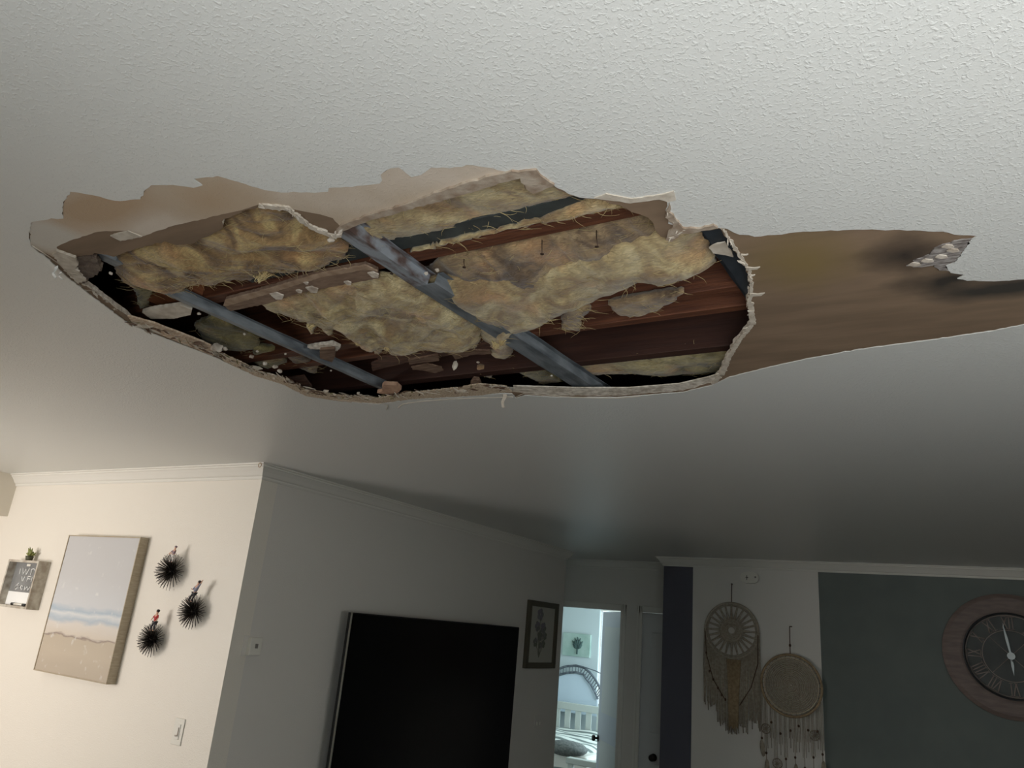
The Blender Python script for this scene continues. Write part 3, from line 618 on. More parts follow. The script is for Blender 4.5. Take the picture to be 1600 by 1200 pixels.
# rear and far side walls, out of view, with the glass door and the kitchen window
bm = bmesh.new(); y0, y1 = -.80, -.68
bx(bm, -6.9, -5.8, y0, y1, FZ, H); bx(bm, -5.8, -4.2, y0, y1, FZ, .9); bx(bm, -5.8, -4.2, y0, y1, 2.05, H)
bx(bm, -4.2, -3.2, y0, y1, FZ, H); bx(bm, -3.3, -3.2, -1.9, -.8, FZ, H); y0, y1 = -1.95, -1.83
bx(bm, -3.3, 0, y0, y1, FZ, H); bx(bm, 0, 2.3, y0, y1, 2.2, H); bx(bm, 2.3, 3.4, y0, y1, FZ, H)
struct(build('wall_rear', bm, M_wall))
bm = bmesh.new(); bx(bm, 3.4, 3.5, -2, -.2, FZ, H); bx(bm, 3.4, 3.5, 1.2, 7.1, FZ, H); bx(bm, 3.4, 3.5, -.2, 1.2, FZ, .75); bx(bm, 3.4, 3.5, -.2, 1.2, 1.95, H)
struct(build('wall_far_right', bm, M_wall))
struct(box('wall_far_left', -7, -6.9, -2, YL+.1, FZ, H, M_wallL))
M_glass, nt, b = newmat('window_glass'); b.inputs['Transmission Weight'].default_value = 1; b.inputs['Roughness'].default_value = 0; b.inputs['IOR'].default_value = 1.05
def window(n, x0, x1, z0, z1, y, t=.05):
    bm = bmesh.new()
    for a in ((x0, x0+t, z0, z1), (x1-t, x1, z0, z1), (x0, x1, z0, z0+t), (x0, x1, z1-t, z1), ((x0+x1)/2-t/2, (x0+x1)/2+t/2, z0, z1)):
        bx(bm, a[0], a[1], y-.03, y+.03, a[2], a[3])
    f = struct(build('window_%d' % n, bm, M_trim)); box('pane', x0+t, x1-t, y-.003, y+.003, z0+t, z1-t, M_glass, f)
bm = bmesh.new()
for a in ((-.2, -.15, .75, 1.95), (1.15, 1.2, .75, 1.95), (-.2, 1.2, .75, .8), (-.2, 1.2, 1.9, 1.95), (.475, .525, .75, 1.95)): bx(bm, 3.42, 3.48, *a)
wf = struct(build('window_4', bm, M_trim)); box('pane', 3.447, 3.453, -.15, 1.15, .8, 1.9, M_glass, wf)  # unseen window frame, added to go with the side fill light
window(1, 0, 2.3, FZ, 2.2, -1.89); window(2, -5.8, -4.2, .9, 2.05, -.74)
# dropped soffit at far left
struct(box('ceiling_soffit', -6.9, -5.54, -.68, YL, 2.158, H-.0022, mat('cream_soffit_paint', (214, 206, 190), .6)))

# crown moulding
PROF = [(0, -.078), (.006, -.078), (.010, -.070), (.010, -.064), (.018, -.058), (.030, -.040), (.044, -.022), (.050, -.018), (.050, -.011), (.060, -.008), (.062, -.0022), (0, -.0022)]
def crown(n, path, sgn):
    """sweep along path in plan; profile offset to the side sgn of travel"""
    bm = bmesh.new(); pts = [Vector((p[0], p[1])) for p in path]; rows = []
    def nrm(a, b): d = (b-a).normalized(); return Vector((-d.y, d.x))*sgn
    for i, p in enumerate(pts):
        if i == 0: o = nrm(pts[0], pts[1])
        elif i == len(pts)-1: o = nrm(pts[-2], pts[-1])
        else:
            a, b2 = nrm(pts[i-1], pts[i]), nrm(pts[i], pts[i+1]); o = (a+b2)/(1+a.dot(b2))
        rows.append([bm.verts.new((p.x+o.x*d, p.y+o.y*d, H+z)) for d, z in PROF])
    k = len(PROF)
    for i in range(len(rows)-1):
        for j in range(k): bm.faces.new((rows[i][j], rows[i][(j+1) % k], rows[i+1][(j+1) % k], rows[i+1][j]))
    bm.faces.new(rows[0]); bm.faces.new(rows[-1])
    return struct(build('trim_%d' % n, bm, M_trim))
crown(1, [(-5.54, YL), (XL, YL), (XL, YE), (-4.6, YE)], -1)
crown(2, [(-5.2, YB), (-1.95, YB)], -1)
crown(3, [(-2.27, YB-.02), (-2.27, YR), (3.4, YR)], 1) if False else crown(3, [(3.4, YR), (-2.27, YR), (-2.27, YR+.12)], 1)
# cup hook at the crown corner
hk = PY(407, 727, YL-.062)
t = thing('cup_hook', (hk.x, YL-.062, hk.z), 'tiny brass ring hook on the crown moulding at the wall corner', 'hook')
bm = bmesh.new(); tube(bm, [(hk.x+.011*math.cos(a), YL-.066, hk.z+.011*math.sin(a)) for a in [2*math.pi*k/18 for k in range(18)]], .0016, 6, True)
build('ring', bm, mat('brass', (150, 120, 70), .35, metal=.8), t)

# door casings, doors
def casing(n, x0, x1, zt, y, wd=.06):
    bm = bmesh.new()
    for a in ((x0-wd, x0, FZ, zt+wd), (x1, x1+wd, FZ, zt+wd), (x0-wd, x1+wd, zt, zt+wd)):
        bx(bm, a[0], a[1], y-.012, y, a[2], a[3])
        if a[1]-a[0] < .1: bx(bm, a[0]+.01, a[0]+.025, y-.018, y-.012, a[2], a[3]); bx(bm, a[1]-.022, a[1]-.008, y-.016, y-.012, a[2], a[3])
    return struct(build('trim_%d' % n, bm, M_trim, bevel=.002))
casing(4, DX0, DX1+.004, DT, YB, .055)
casing(5, EX0+.03, EX1, DT, YB, .055)
M_door = mat('white_door_paint', (206, 206, 204), .45)
def knob(parent, base, d, m):
    d = Vector(d).normalized(); bm = bmesh.new(); a = Vector(base)
    tube(bm, [a, a+d*.006], .032, 16); tube(bm, [a+d*.006, a+d*.03], .011, 12)
    tube(bm, [a+d*.03, a+d*.036, a+d*.05, a+d*.062, a+d*.066], [.012, .026, .030, .024, .010], 16)
    return build('door_knob', bm, m, parent)
M_knob = mat('dark_bronze', (48, 42, 38), .35, metal=.6)
# closed hall door
bm = bmesh.new(); bx(bm, EX0+.002, EX1-.002, YB+.02, YB+.055, FZ+.002, DT-.002)
d2 = struct(build('door_2', bm, M_door))
for z0, z1 in ((.15, .7), (.95, 1.8)):
    for xa in (EX0+.12, EX0+.42): box('door_panel', xa, xa+.24, YB+.012, YB+.021, z0, z1, M_door, d2, bevel=.004)
kp = PY(1020, 1184, YB); knob(d2, (kp.x, YB+.02, kp.z), (0, -1, 0), M_knob)
# open bedroom door
h0 = Vector((DX1-.005, YB+.12, 0)); e0 = PY(942.5, 955, 7.63); e0 = Vector((e0.x, 7.63, 0)); dd = (e0-h0).normalized(); nn = Vector((dd.y, -dd.x, 0))
if nn.y > 0: nn = -nn
def dpt(s, z, o=0): v = h0+dd*s+nn*o; return Vector((v.x, v.y, z))
Ld = (e0-h0).length
bm = bmesh.new(); prism(bm, [dpt(0, FZ+.01), dpt(Ld, FZ+.01), dpt(Ld, DT-.005), dpt(0, DT-.005)], nn*-.035)
d1 = struct(build('door_1', bm, mat('pale_grey_door_paint', (198, 200, 208), .45)))
for z0, z1 in ((.15, .75), (1.0, 1.82)):
    bm = bmesh.new(); prism(bm, [dpt(.1, z0, .001), dpt(Ld-.1, z0, .001), dpt(Ld-.1, z1, .001), dpt(.1, z1, .001)], nn*.003); build('door_panel', bm, M_door, d1)
kk = ray(936, 1154); tt = (h0+dd*(Ld-.05)).y/kk.y; knob(d1, dpt(Ld-.03, HC+kk.z*tt, 0), nn, M_knob); knob(d1, dpt(Ld-.03, HC+kk.z*tt, -.035), -nn, M_knob)

# ------------------------------------------------------------------ bedroom
M_bed = mat('pale_blue_grey_wall', (198, 208, 208), .6)
YW = 10.0
wx = PY(935.5, 1000, YW).x
bm = bmesh.new(); bx(bm, -6.2, wx, YW, YW+.1, FZ, H); bx(bm, wx, -2.4, YW, YW+.1, 2.1, H); bx(bm, wx, -2.4, YW, YW+.1, FZ, .8)
struct(build('wall_bedroom_back', bm, M_bed))
struct(box('wall_bedroom_right', -2.4, -2.3, YB+.11, YW+.1, FZ, H, M_bed)); struct(box('wall_bedroom_left', -6.3, -6.2, YB, YW+.1, FZ, H, M_bed))
struct(box('ceiling_bedroom', -6.3, -2.3, 7.1, YW+.1, H, H+.1, M_trim))
window(3, wx-.045, -2.4, .8, 2.1, YW+.05)
def PB(px_, py_, y): v = PY(px_, py_, y); return v.x, v.z
# botanical canvas
x0, z1 = PB(880, 988, YW-.03); x1, z0 = PB(921, 1028, YW-.03)
t = thing('botanical_canvas', ((x0+x1)/2, YW-.03, z0), 'pale green square canvas of a dark plant on the bedroom wall', 'picture')
box('canvas', x0, x1, YW-.03, YW, z0, z1, mat('pale_green_canvas', (176, 196, 186), .8, (150, 176, 164), 6), t, bevel=.003)
bm = bmesh.new(); cx = (x0+x1)/2+.02; w_ = x1-x0
for k in range(11):
    a = R(30+12*k); L = (z1-z0)*(.36 if k % 2 else .28); c0 = Vector((cx, YW-.032, z0+(z1-z0)*.22+.03))
    e = c0+Vector((math.cos(a)*L, 0, math.sin(a)*L*1.5)); mid = c0.lerp(e, .5)
    tube(bm, [c0, mid, e], [.006, .022, .004], 6)
tube(bm, [(cx, YW-.033, z0+.03), (cx, YW-.033, z1-.08)], .012, 6)
o = build('plant_motif', bm, mat('dark_green_ink', (62, 84, 80), .8), t)
# bed: slatted headboard, arched iron piece behind, striped quilt
M_iron = mat('grey_iron', (74, 80, 88), .5, (120, 128, 134), 30)
t = thing('arched_headboard', (-4.2, YW-.12, FZ), 'arched grey iron headboard with pale panel against the bedroom wall', 'headboard')
ap = [(862,1052),(872,1045),(885,1041),(900,1040),(912,1043),(922,1051),(930,1061),(937,1074),(941,1084)]
P3 = [PY(x, y, YW-.12) for x, y in ap]
bm = bmesh.new(); tube(bm, P3, .016, 8); tube(bm, [p-Vector((0, 0, .085)) if i < 5 else p-Vector((.06, 0, .075)) for i, p in enumerate(P3)], .015, 8)
for i in range(len(P3)-1):
    for q in (0, .33, .66):
        a = P3[i].lerp(P3[i+1], q); bq = a-(Vector((0, 0, .085)) if i < 4 else Vector((.05, 0, .078))); tube(bm, [a, bq], .006, 5)
for xx in (P3[0].x, P3[-1].x): tube(bm, [(xx, YW-.12, FZ), (xx, YW-.12, P3[0].z-.2)], .012, 8)
build('scroll_arch', bm, M_iron, t)
bm = bmesh.new(); pp = [p-Vector((0, 0, .105)) if i < 5 else p-Vector((.075, 0, .095)) for i, p in enumerate(P3)]
lowz = PY(900, 1115, YW-.12).z
poly = [Vector((p.x, YW-.11, p.z)) for p in pp]+[Vector((pp[-1].x, YW-.11, lowz)), Vector((pp[0].x, YW-.11, lowz))]
prism(bm, poly, (0, .03, 0)); build('panel', bm, mat('pale_blue_panel', (206, 220, 230), .6), t)
bm = bmesh.new(); P4 = [PY(x, y, YW-.16) for x, y in ((895,1040),(915,1043),(930,1048),(942,1054))]; tube(bm, P4, .007, 6); build('side_rail', bm, M_iron, t)
YH = 9.55
t = thing('bed', (-4.0, YH, FZ), 'white wooden bed with slatted headboard under a striped quilt, seen through the doorway', 'bed')
M_slat = mat('cream_bed_wood', (196, 200, 192), .5)
tl, tr = PY(862, 1094, YH), PY(950, 1107, YH); zt = (tl.z+tr.z)/2; zb = PY(905, 1150, YH).z
box('top_rail', tl.x-.3, tr.x+.5, YH, YH+.05, zt-.085, zt, M_slat, t, bevel=.005)
xs = tl.x-.25
while xs < tr.x+.5:
    box('slat', xs, xs+.075, YH+.01, YH+.03, zb-.05, zt-.08, M_slat, t); xs += .15
box('bottom_rail', tl.x-.3, tr.x+.5, YH, YH+.05, zb-.3, zb-.05, M_slat, t)
M_quilt, nt, b = newmat('striped_quilt'); b.inputs['Roughness'].default_value = .9
tc = nt.nodes.new('ShaderNodeTexCoord'); wv = nt.nodes.new('ShaderNodeTexWave'); wv.bands_direction = 'Y'; wv.inputs['Scale'].default_value = 2.6; wv.inputs['Distortion'].default_value = 2.2; wv.inputs['Detail'].default_value = 1
rp = nt.nodes.new('ShaderNodeValToRGB'); rp.color_ramp.elements[0].color = col((112, 122, 118)); rp.color_ramp.elements[1].color = col((214, 218, 210)); rp.color_ramp.elements[0].position = .25; rp.color_ramp.elements[1].position = .5
nt.links.new(tc.outputs['Object'], wv.inputs[0]); nt.links.new(wv.outputs[0], rp.inputs[0]); nt.links.new(rp.outputs[0], b.inputs['Base Color'])
bm = bmesh.new(); N = 40; xa, xb, ya, yb = tl.x-.2, tr.x+.4, 8.15, YH; zq = PY(905, 1137, YH).z
g = []
for i in range(N+1):
    row = []
    for j in range(N+1):
        u, v = i/N, j/N; x = xa+(xb-xa)*u; y = ya+(yb-ya)*v
        e = min(v, u, 1-u); dr = .38*math.exp(-e*18)
        row.append(bm.verts.new((x, y, zq-.03-dr+.035*noise.noise(Vector((x*3, y*5, 0)))-.06*(1-v))))
    g.append(row)
for i in range(N):
    for j in range(N): bm.faces.new((g[i][j], g[i+1][j], g[i+1][j+1], g[i][j+1])).smooth = True
r_ = bmesh.ops.extrude_face_region(bm, geom=bm.faces[:]); bmesh.ops.translate(bm, verts=[v for v in r_['geom'] if isinstance(v, bmesh.types.BMVert)], vec=(0, 0, -.05))
build('quilt', bm, M_quilt, t)
box('mattress', xa+.05, xb-.05, ya+.06, yb, FZ+.3, zq-.12, M_trim, t, bevel=.04)
# upholstered white bench at the foot of the bed
YF = 7.95
a = PY(884, 1183, YF); b2 = PY(945, 1190, YF)
t = thing('bench', (a.x, YF, FZ), 'white wooden bench at the foot of the bed, low in the doorway', 'bench')
box('seat', a.x, b2.x+.35, YF, YF+.1, a.z-.06, a.z, M_slat, t, bevel=.01)
for xx in (a.x+.02, b2.x+.28): box('leg', xx, xx+.05, YF+.02, YF+.07, FZ, a.z-.06, M_slat, t)
pc = PY(886, 1166, 8.3); bm = bmesh.new(); ellipsoid(bm, pc-Vector((0, 0, .02)), (.24, .2, .08), 20)
tag(build('pillow', bm, mat('grey_woven_pillow', (120, 122, 118), .9, (84, 88, 86), 40)), 'grey round-edged cushion on the near corner of the striped bed', 'cushion')

# ------------------------------------------------------------------ wall_left: painting, box sign, sculptures, switch
yf = YL-.055
q = [PY(107, 836, yf), PY(219, 839, yf), PY(166, 1072, yf), PY(53, 1045, yf)]
x0 = (q[0].x+q[3].x)/2; x1 = (q[1].x+q[2].x)/2; z1 = (q[0].z+q[1].z)/2; z0 = (q[2].z+q[3].z)/2
t = thing('beach_painting', ((x0+x1)/2, yf, z0), 'large framed beach painting, grey sky over pale sea and sand, on the cream wall', 'painting')
M_frame = mat('champagne_frame', (176, 162, 138), .45, (160, 146, 122), 20, (1, 1, 6))
bm = bmesh.new(); fw = .006
for a in ((x0, x0+fw, z0, z1), (x1-fw, x1, z0, z1), (x0+fw, x1-fw, z0, z0+fw), (x0+fw, x1-fw, z1-fw, z1)): bx(bm, a[0], a[1], yf, YL, a[2], a[3])
build('frame', bm, M_frame, t)
M_sea, nt, b = newmat('beach_canvas'); b.inputs['Roughness'].default_value = .6
tc = nt.nodes.new('ShaderNodeTexCoord'); sx = nt.nodes.new('ShaderNodeSeparateXYZ'); nt.links.new(tc.outputs['Object'], sx.inputs[0])
nz = nt.nodes.new('ShaderNodeTexNoise'); nz.inputs['Scale'].default_value = 5; nz.inputs['Detail'].default_value = 8
mp = nt.nodes.new('ShaderNodeMapping'); mp.inputs['Scale'].default_value = (1, 1, 3.5); nt.links.new(tc.outputs['Object'], mp.inputs[0]); nt.links.new(mp.outputs[0], nz.inputs[0])
mr = nt.nodes.new('ShaderNodeMapRange'); mr.inputs['From Min'].default_value = z0; mr.inputs['From Max'].default_value = z1; nt.links.new(sx.outputs['Z'], mr.inputs['Value'])
ad = nt.nodes.new('ShaderNodeMath'); ad.operation = 'MULTIPLY_ADD'; ad.inputs[1].default_value = .09; nt.links.new(nz.outputs[0], ad.inputs[0]); nt.links.new(mr.outputs[0], ad.inputs[2])
rp = nt.nodes.new('ShaderNodeValToRGB'); e = rp.color_ramp.elements
e[0].position = 0; e[0].color = col((172, 158, 140)); e[1].position = 1; e[1].color = col((188, 186, 184))
for p_, c in ((.20, (186, 172, 152)), (.305, (182, 168, 148)), (.312, (138, 122, 112)), (.325, (202, 190, 174)), (.40, (206, 198, 188)), (.43, (170, 180, 188)), (.47, (206, 206, 204)), (.50, (166, 178, 188)), (.54, (196, 196, 196)), (.75, (190, 188, 186))):
    x = e.new(p_); x.color = col(c)
nt.links.new(ad.outputs[0], rp.inputs[0])
n2 = nt.nodes.new('ShaderNodeTexNoise'); n2.inputs['Scale'].default_value = 22; n2.inputs['Detail'].default_value = 6
nt.links.new(tc.outputs['Object'], n2.inputs[0]); r2 = nt.nodes.new('ShaderNodeValToRGB'); r2.color_ramp.elements[0].position = .64; r2.color_ramp.elements[1].position = .82
nt.links.new(n2.outputs[0], r2.inputs[0])
nt.links.new(mixcol(nt, r2.outputs[0], rp.outputs[0], (214, 212, 206)), b.inputs['Base Color'])
box('canvas', x0+fw, x1-fw, yf+.004, yf+.02, z0+fw, z1-fw, M_sea, t)

yf = YL-.075
q = [PY(14, 874, yf), PY(60, 876, yf), PY(41, 955, yf), PY(-6, 944, yf)]
x0 = (q[0].x+q[3].x)/2; x1 = (q[1].x+q[2].x)/2; z1 = (q[0].z+q[1].z)/2; z0 = (q[2].z+q[3].z)/2
t = thing('box_sign', ((x0+x1)/2, yf, z0), 'white-edged box frame sign with grey chalkboard, left of the beach painting', 'sign')
bm = bmesh.new(); fw = .014
for a in ((x0, x0+fw, z0, z1), (x1-fw, x1, z0, z1), (x0+fw, x1-fw, z0, z0+fw), (x0+fw, x1-fw, z1-fw, z1)): bx(bm, a[0], a[1], yf, YL, a[2], a[3])
build('frame', bm, mat('whitewashed_frame', (196, 190, 176), .6, (160, 148, 132), 25), t)
zm = z0+.33*(z1-z0)
box('chalkboard', x0+fw, x1-fw, YL-.03, YL-.01, zm, z1-fw, mat('grey_chalkboard', (112, 112, 110), .6, (128, 128, 126), 12), t)
box('white_panel', x0+fw, x1-fw, YL-.032, YL-.01, z0+fw, zm, mat('white_dry_erase_panel', (236, 236, 232), .3), t)
bm = bmesh.new(); W = x1-x0; Hh = z1-z0
def stroke(pts, r=.0035): tube(bm, [(x0+W*u, YL-.032, z0+Hh*v) for u, v in pts], r, 5)
stroke([(.24,.82),(.26,.70)]); stroke([(.32,.84),(.38,.70),(.43,.82),(.48,.70),(.54,.84)]); stroke([(.60,.82),(.68,.84),(.74,.80)]); stroke([(.62,.82),(.62,.70)])
stroke([(.36,.66),(.40,.56)]); stroke([(.46,.66),(.42,.56)]); stroke([(.56,.67),(.66,.67)]); stroke([(.56,.67),(.56,.56)]); stroke([(.56,.62),(.66,.62)]); stroke([(.70,.67),(.70,.56)])
stroke([(.32,.52),(.22,.42),(.26,.38),(.36,.44),(.30,.46)]); stroke([(.40,.44),(.46,.38),(.50,.44),(.44,.47),(.40,.44)]); stroke([(.54,.46),(.56,.38),(.62,.46),(.66,.38),(.72,.46)]); stroke([(.84,.52),(.78,.40)])
build('chalk_lettering', bm, mat('white_chalk', (226, 226, 222), .9), t)
box('paper_note', x0+W*.42, x0+W*.54, YL-.034, YL-.030, z0+Hh*.88, z0+Hh*.93, M_whiteplastic, t)
bm = bmesh.new(); tube(bm, [(x0+W*.38, yf+.03, z0+fw+.008), (x0+W*.75, yf+.03, z0+fw+.008)], .007, 10)
mk = tag(build('marker_pen', bm, M_whiteplastic), 'white marker with black ends on the ledge of the box sign', 'marker')
bm = bmesh.new(); tube(bm, [(x0+W*.33, yf+.03, z0+fw+.008), (x0+W*.42, yf+.03, z0+fw+.008)], .008, 10); build('cap', bm, M_blackplastic, mk); bm = bmesh.new(); tube(bm, [(x0+W*.70, yf+.03, z0+fw+.008), (x0+W*.79, yf+.03, z0+fw+.008)], .008, 10)
build('cap', bm, M_blackplastic, mk)
px0 = PY(44, 874, yf+.03)
t = thing('potted_succulent', (px0.x, yf+.035, z1), 'tiny green plant sitting on top of the box sign', 'plant')
bm = bmesh.new(); tube(bm, [(px0.x, yf+.035, z1), (px0.x, yf+.035, z1+.028)], [.018, .024], 12); build('pot', bm, mat('dark_olive_pot', (74, 72, 50), .6), t)
bm = bmesh.new(); rnd = random.Random(4)
for k in range(26):
    a = rnd.uniform(0, 2*math.pi); e = rnd.uniform(.2, 1.4); L = rnd.uniform(.025, .06); c0 = Vector((px0.x, yf+.035, z1+.028))
    d_ = Vector((math.cos(a)*math.cos(e), math.sin(a)*math.cos(e)*.7, math.sin(e)))
    tube(bm, [c0, c0+d_*L*.5, c0+d_*L], [.003, .007, .001], 6)
build('foliage', bm, mat('green_leaves', (96, 110, 52), .6, (150, 150, 90), 40), t)

# spiky metal wall sculptures with tiny climbing figures
M_spike = mat('black_spike_metal', (34, 31, 28), .4, (60, 52, 44), 30, metal=.5)
SK = [((266, 892), .098, 'spiky black metal burst highest of the three, right of the painting', 11),
      ((300, 955), .088, 'spiky black metal burst furthest right, nearest the wall corner', 12),
      ((236, 999), .088, 'spiky black metal burst lowest of the three, beside the painting frame', 13)]
for (pp_, r, lb, sd) in SK:
    c0 = PY(pp_[0], pp_[1], YL-.035); rnd = random.Random(sd)
    t = thing('spiky_wall_sculpture', (c0.x, YL, c0.z), lb, 'wall sculpture', 'spiky wall sculptures')
    bm = bmesh.new(); ellipsoid(bm, (c0.x, YL-.02, c0.z), (.02, .02, .02), 12); build('core', bm, M_spike, t)
    bm = bmesh.new()
    n = 190
    for k in range(n):
        ph = k*2.39996; el = math.asin(min(1, (k+.5)/n))*.9
        L = r*rnd.uniform(.9, 1.05); d_ = Vector((math.cos(ph)*math.cos(el), -math.sin(el)*.85, math.sin(ph)*math.cos(el)))
        a = Vector((c0.x, YL-.02, c0.z)); tube(bm, [a+d_*.015, a+d_*L], [.0019, .0011], 4)
    o = build('spikes', bm, M_spike, t); o['kind'] = 'stuff'
def skin(name, verts, edges, m, parent, sub=2):
    me = bpy.data.meshes.new(name); me.from_pydata([v[0] for v in verts], edges, [])
    o = link(name, me, m, parent)
    sk = o.modifiers.new('skin', 'SKIN'); lay = me.skin_vertices[0] if me.skin_vertices else None
    if lay is None:
        bm = bmesh.new(); bm.from_mesh(me); bm.verts.layers.skin.verify(); bm.to_mesh(me); bm.free(); lay = me.skin_vertices[0]
    for i, v in enumerate(verts): lay.data[i].radius = (v[1], v[1])
    lay.data[0].use_root = True
    s = o.modifiers.new('sub', 'SUBSURF'); s.levels = sub; s.render_levels = sub
    return o
def figure(foot, s, lean, arms, shirt, legs, skinc, hairc, lb):
    """small climbing figurine ~7 cm tall; one continuous body, clothes as children"""
    f0 = Vector(foot)
    t = thing('climber_figurine', foot, lb, 'figurine', 'tiny climbing figures on the spiky bursts')
    def p(x, z, y=0): return f0+Vector((x+lean*z, y, z))*s
    J = [(p(0, .42), .075), (p(0, .56), .075), (p(0, .72), .085), (p(0, .80), .035), (p(.01, .90), .075), (p(.01, .97), .05),
         (p(-.07, .38), .05), (p(-.14, .20, -.04), .036), (p(-.20, .02), .028), (p(-.27, .0, -.02), .02),
         (p(.07, .38), .05), (p(.10, .20, -.05), .036), (p(.05, .02), .028), (p(-.02, .0, -.03), .02)]
    E_ = [(0, 1), (1, 2), (2, 3), (3, 4), (4, 5), (0, 6), (6, 7), (7, 8), (8, 9), (0, 10), (10, 11), (11, 12), (12, 13)]
    sh = []
    for (sx, (ex, ez), (hx, hz)) in ((-1, arms[0], arms[1]), (1, arms[2], arms[3])):
        i = len(J); J += [(p(.10*sx, .72), .036), (p(ex, ez, -.03), .028), (p(hx, hz, -.04), .022)]; E_ += [(2, i), (i, i+1), (i+1, i+2)]; sh.append(i)
    J = [(a, b_*s) for a, b_ in J]
    skin('body', J, E_, skinc, t)
    vs = [(J[k][0], J[k][1]*1.22) for k in (0, 1, 2)]+[(J[k][0], J[k][1]*1.3) for i in sh for k in (i, i+1)]
    skin('shirt', vs, [(0, 1), (1, 2), (2, 3), (3, 4), (2, 5), (5, 6)], shirt, t)
    vs = [(J[k][0], J[k][1]*1.25) for k in (0, 6, 7, 8, 10, 11, 12)]
    skin('trousers', vs, [(0, 1), (1, 2), (2, 3), (0, 4), (4, 5), (5, 6)], legs, t)
    bm = bmesh.new(); ellipsoid(bm, p(.025, .94, .01), (.085*s, .085*s, .075*s), 12); build('hair', bm, hairc, t)
    bm = bmesh.new(); ellipsoid(bm, p(-.07, .90, -.02), (.014*s, .012*s, .014*s), 6); build('nose', bm, skinc, t)
M_skin = mat('painted_skin', (206, 160, 134), .5); M_dk = mat('dark_cloth', (44, 42, 46), .6); M_red = mat('red_cloth', (172, 26, 30), .6); M_grey = mat('grey_blue_cloth', (128, 128, 144), .6)
M_lil = mat('mauve_grey_cloth', (140, 118, 124), .6); M_wht = mat('white_cloth', (216, 210, 204), .6); M_hb = mat('dark_brown_hair', (44, 30, 26), .6)
yf = YL-.06
a = PY(266, 878, yf); figure((a.x+.01, yf, a.z), .085, .1, ((-.28, .60), (-.44, .48), (-.15, .55), (-.38, .45)), M_lil, M_wht, M_skin, M_lil, 'mauve and white climbing figure leaning out on the highest spiky burst')
a = PY(299, 940, yf); figure((a.x-.005, yf, a.z), .105, .35, ((-.2, .56), (-.32, .60), (.2, .88), (.26, 1.05)), M_grey, M_dk, M_skin, M_hb, 'grey-shirted climbing figure with raised arm on the right spiky burst')
a = PY(237, 985, yf); figure((a.x+.01, yf, a.z), .105, .05, ((-.2, .60), (-.30, .46), (.18, .58), (.12, .46)), M_red, M_dk, M_skin, M_hb, 'red-shirted climbing figure on the lowest spiky burst')

def plate(name, c, w_, h_, axis, m, label, cat):
    """wall plate; axis 'y' = on a wall facing -y, 'x' = on a wall facing +x"""
    t = thing(name, c, label, cat)
    def bb(nm, u0, u1, v0, v1, d0, d1, mm, bev=.001):
        if axis == 'y': return box(nm, c[0]+u0, c[0]+u1, c[1]-d1, c[1]-d0, c[2]+v0, c[2]+v1, mm, t, bevel=bev)
        return box(nm, c[0]+d0, c[0]+d1, c[1]+u0, c[1]+u1, c[2]+v0, c[2]+v1, mm, t, bevel=bev)
    return t, bb
c0 = PY(279, 1143, YL)
t, bb = plate('light_switch', (c0.x, YL, c0.z), 0, 0, 'y', None, 'white slide dimmer switch on the cream wall below the spiky bursts', 'light switch')
bb('wall_plate', -.037, .037, -.06, .06, 0, .006, M_whiteplastic, .003); bb('rocker', -.017, .017, -.034, .034, .006, .010, M_trim)
bb('slider', .008, .013, -.02, .02, .010, .013, mat('grey_slider', (150, 140, 126), .5)); bb('button', -.010, .004, -.022, -.014, .010, .012, mat('grey_button', (170, 160, 146), .5))
c0 = PX(392, 1009, XL)
t, bb = plate('thermostat', (XL, c0.y, c0.z), 0, 0, 'x', None, 'small white thermostat on the grey-lit wall near the corner', 'thermostat')
bb('back_plate', -.055, .055, -.048, .048, 0, .004, M_wall); bb('case', -.03, .045, -.042, .042, .004, .030, M_whiteplastic, .003); bb('dial', .0, .018, -.01, .012, .030, .033, mat('grey_dial', (120, 114, 106), .5))
c0 = PX(840, 1130, XL)
t, bb = plate('wall_switch', (XL, c0.y, c0.z), 0, 0, 'x', None, 'faint white switch plate between the television and bedroom doorway', 'light switch')
bb('wall_plate', -.06, .06, -.06, .06, 0, .006, M_wall, .002)
for u in (-.024, .024): bb('toggle', u-.006, u+.006, -.012, .012, .006, .014, M_whiteplastic)

# ------------------------------------------------------------------ television
xt = XL+.13
q = [PX(552, 953, xt), PX(812, 983, xt)]
y0, y1, zt = q[0].y, q[1].y, (q[0].z+q[1].z)/2; zb = zt-(y1-y0)*.57
t = thing('television', (XL, (y0+y1)/2, zb), 'large black flat television mounted on the dim wall', 'television')
bm = bmesh.new(); bx(bm, xt-.035, xt-.004, y0, y1, zb, zt); build('housing', bm, M_blackplastic, t, bevel=.003)
box('screen', xt-.004, xt, y0+.008, y1-.008, zb+.012, zt-.008, mat('black_screen_glass', (4, 4, 5), .25, spec=.3), t)
bm = bmesh.new(); bx(bm, xt-.012, xt+.001, y0-.002, y0+.001, zb, zt); build('side_trim', bm, mat('polished_edge', (170, 168, 160), .25, metal=.9), t)
box('wall_mount', XL, xt-.035, (y0+y1)/2-.2, (y0+y1)/2+.2, zb+.3, zb+.7, M_blackplastic, t)
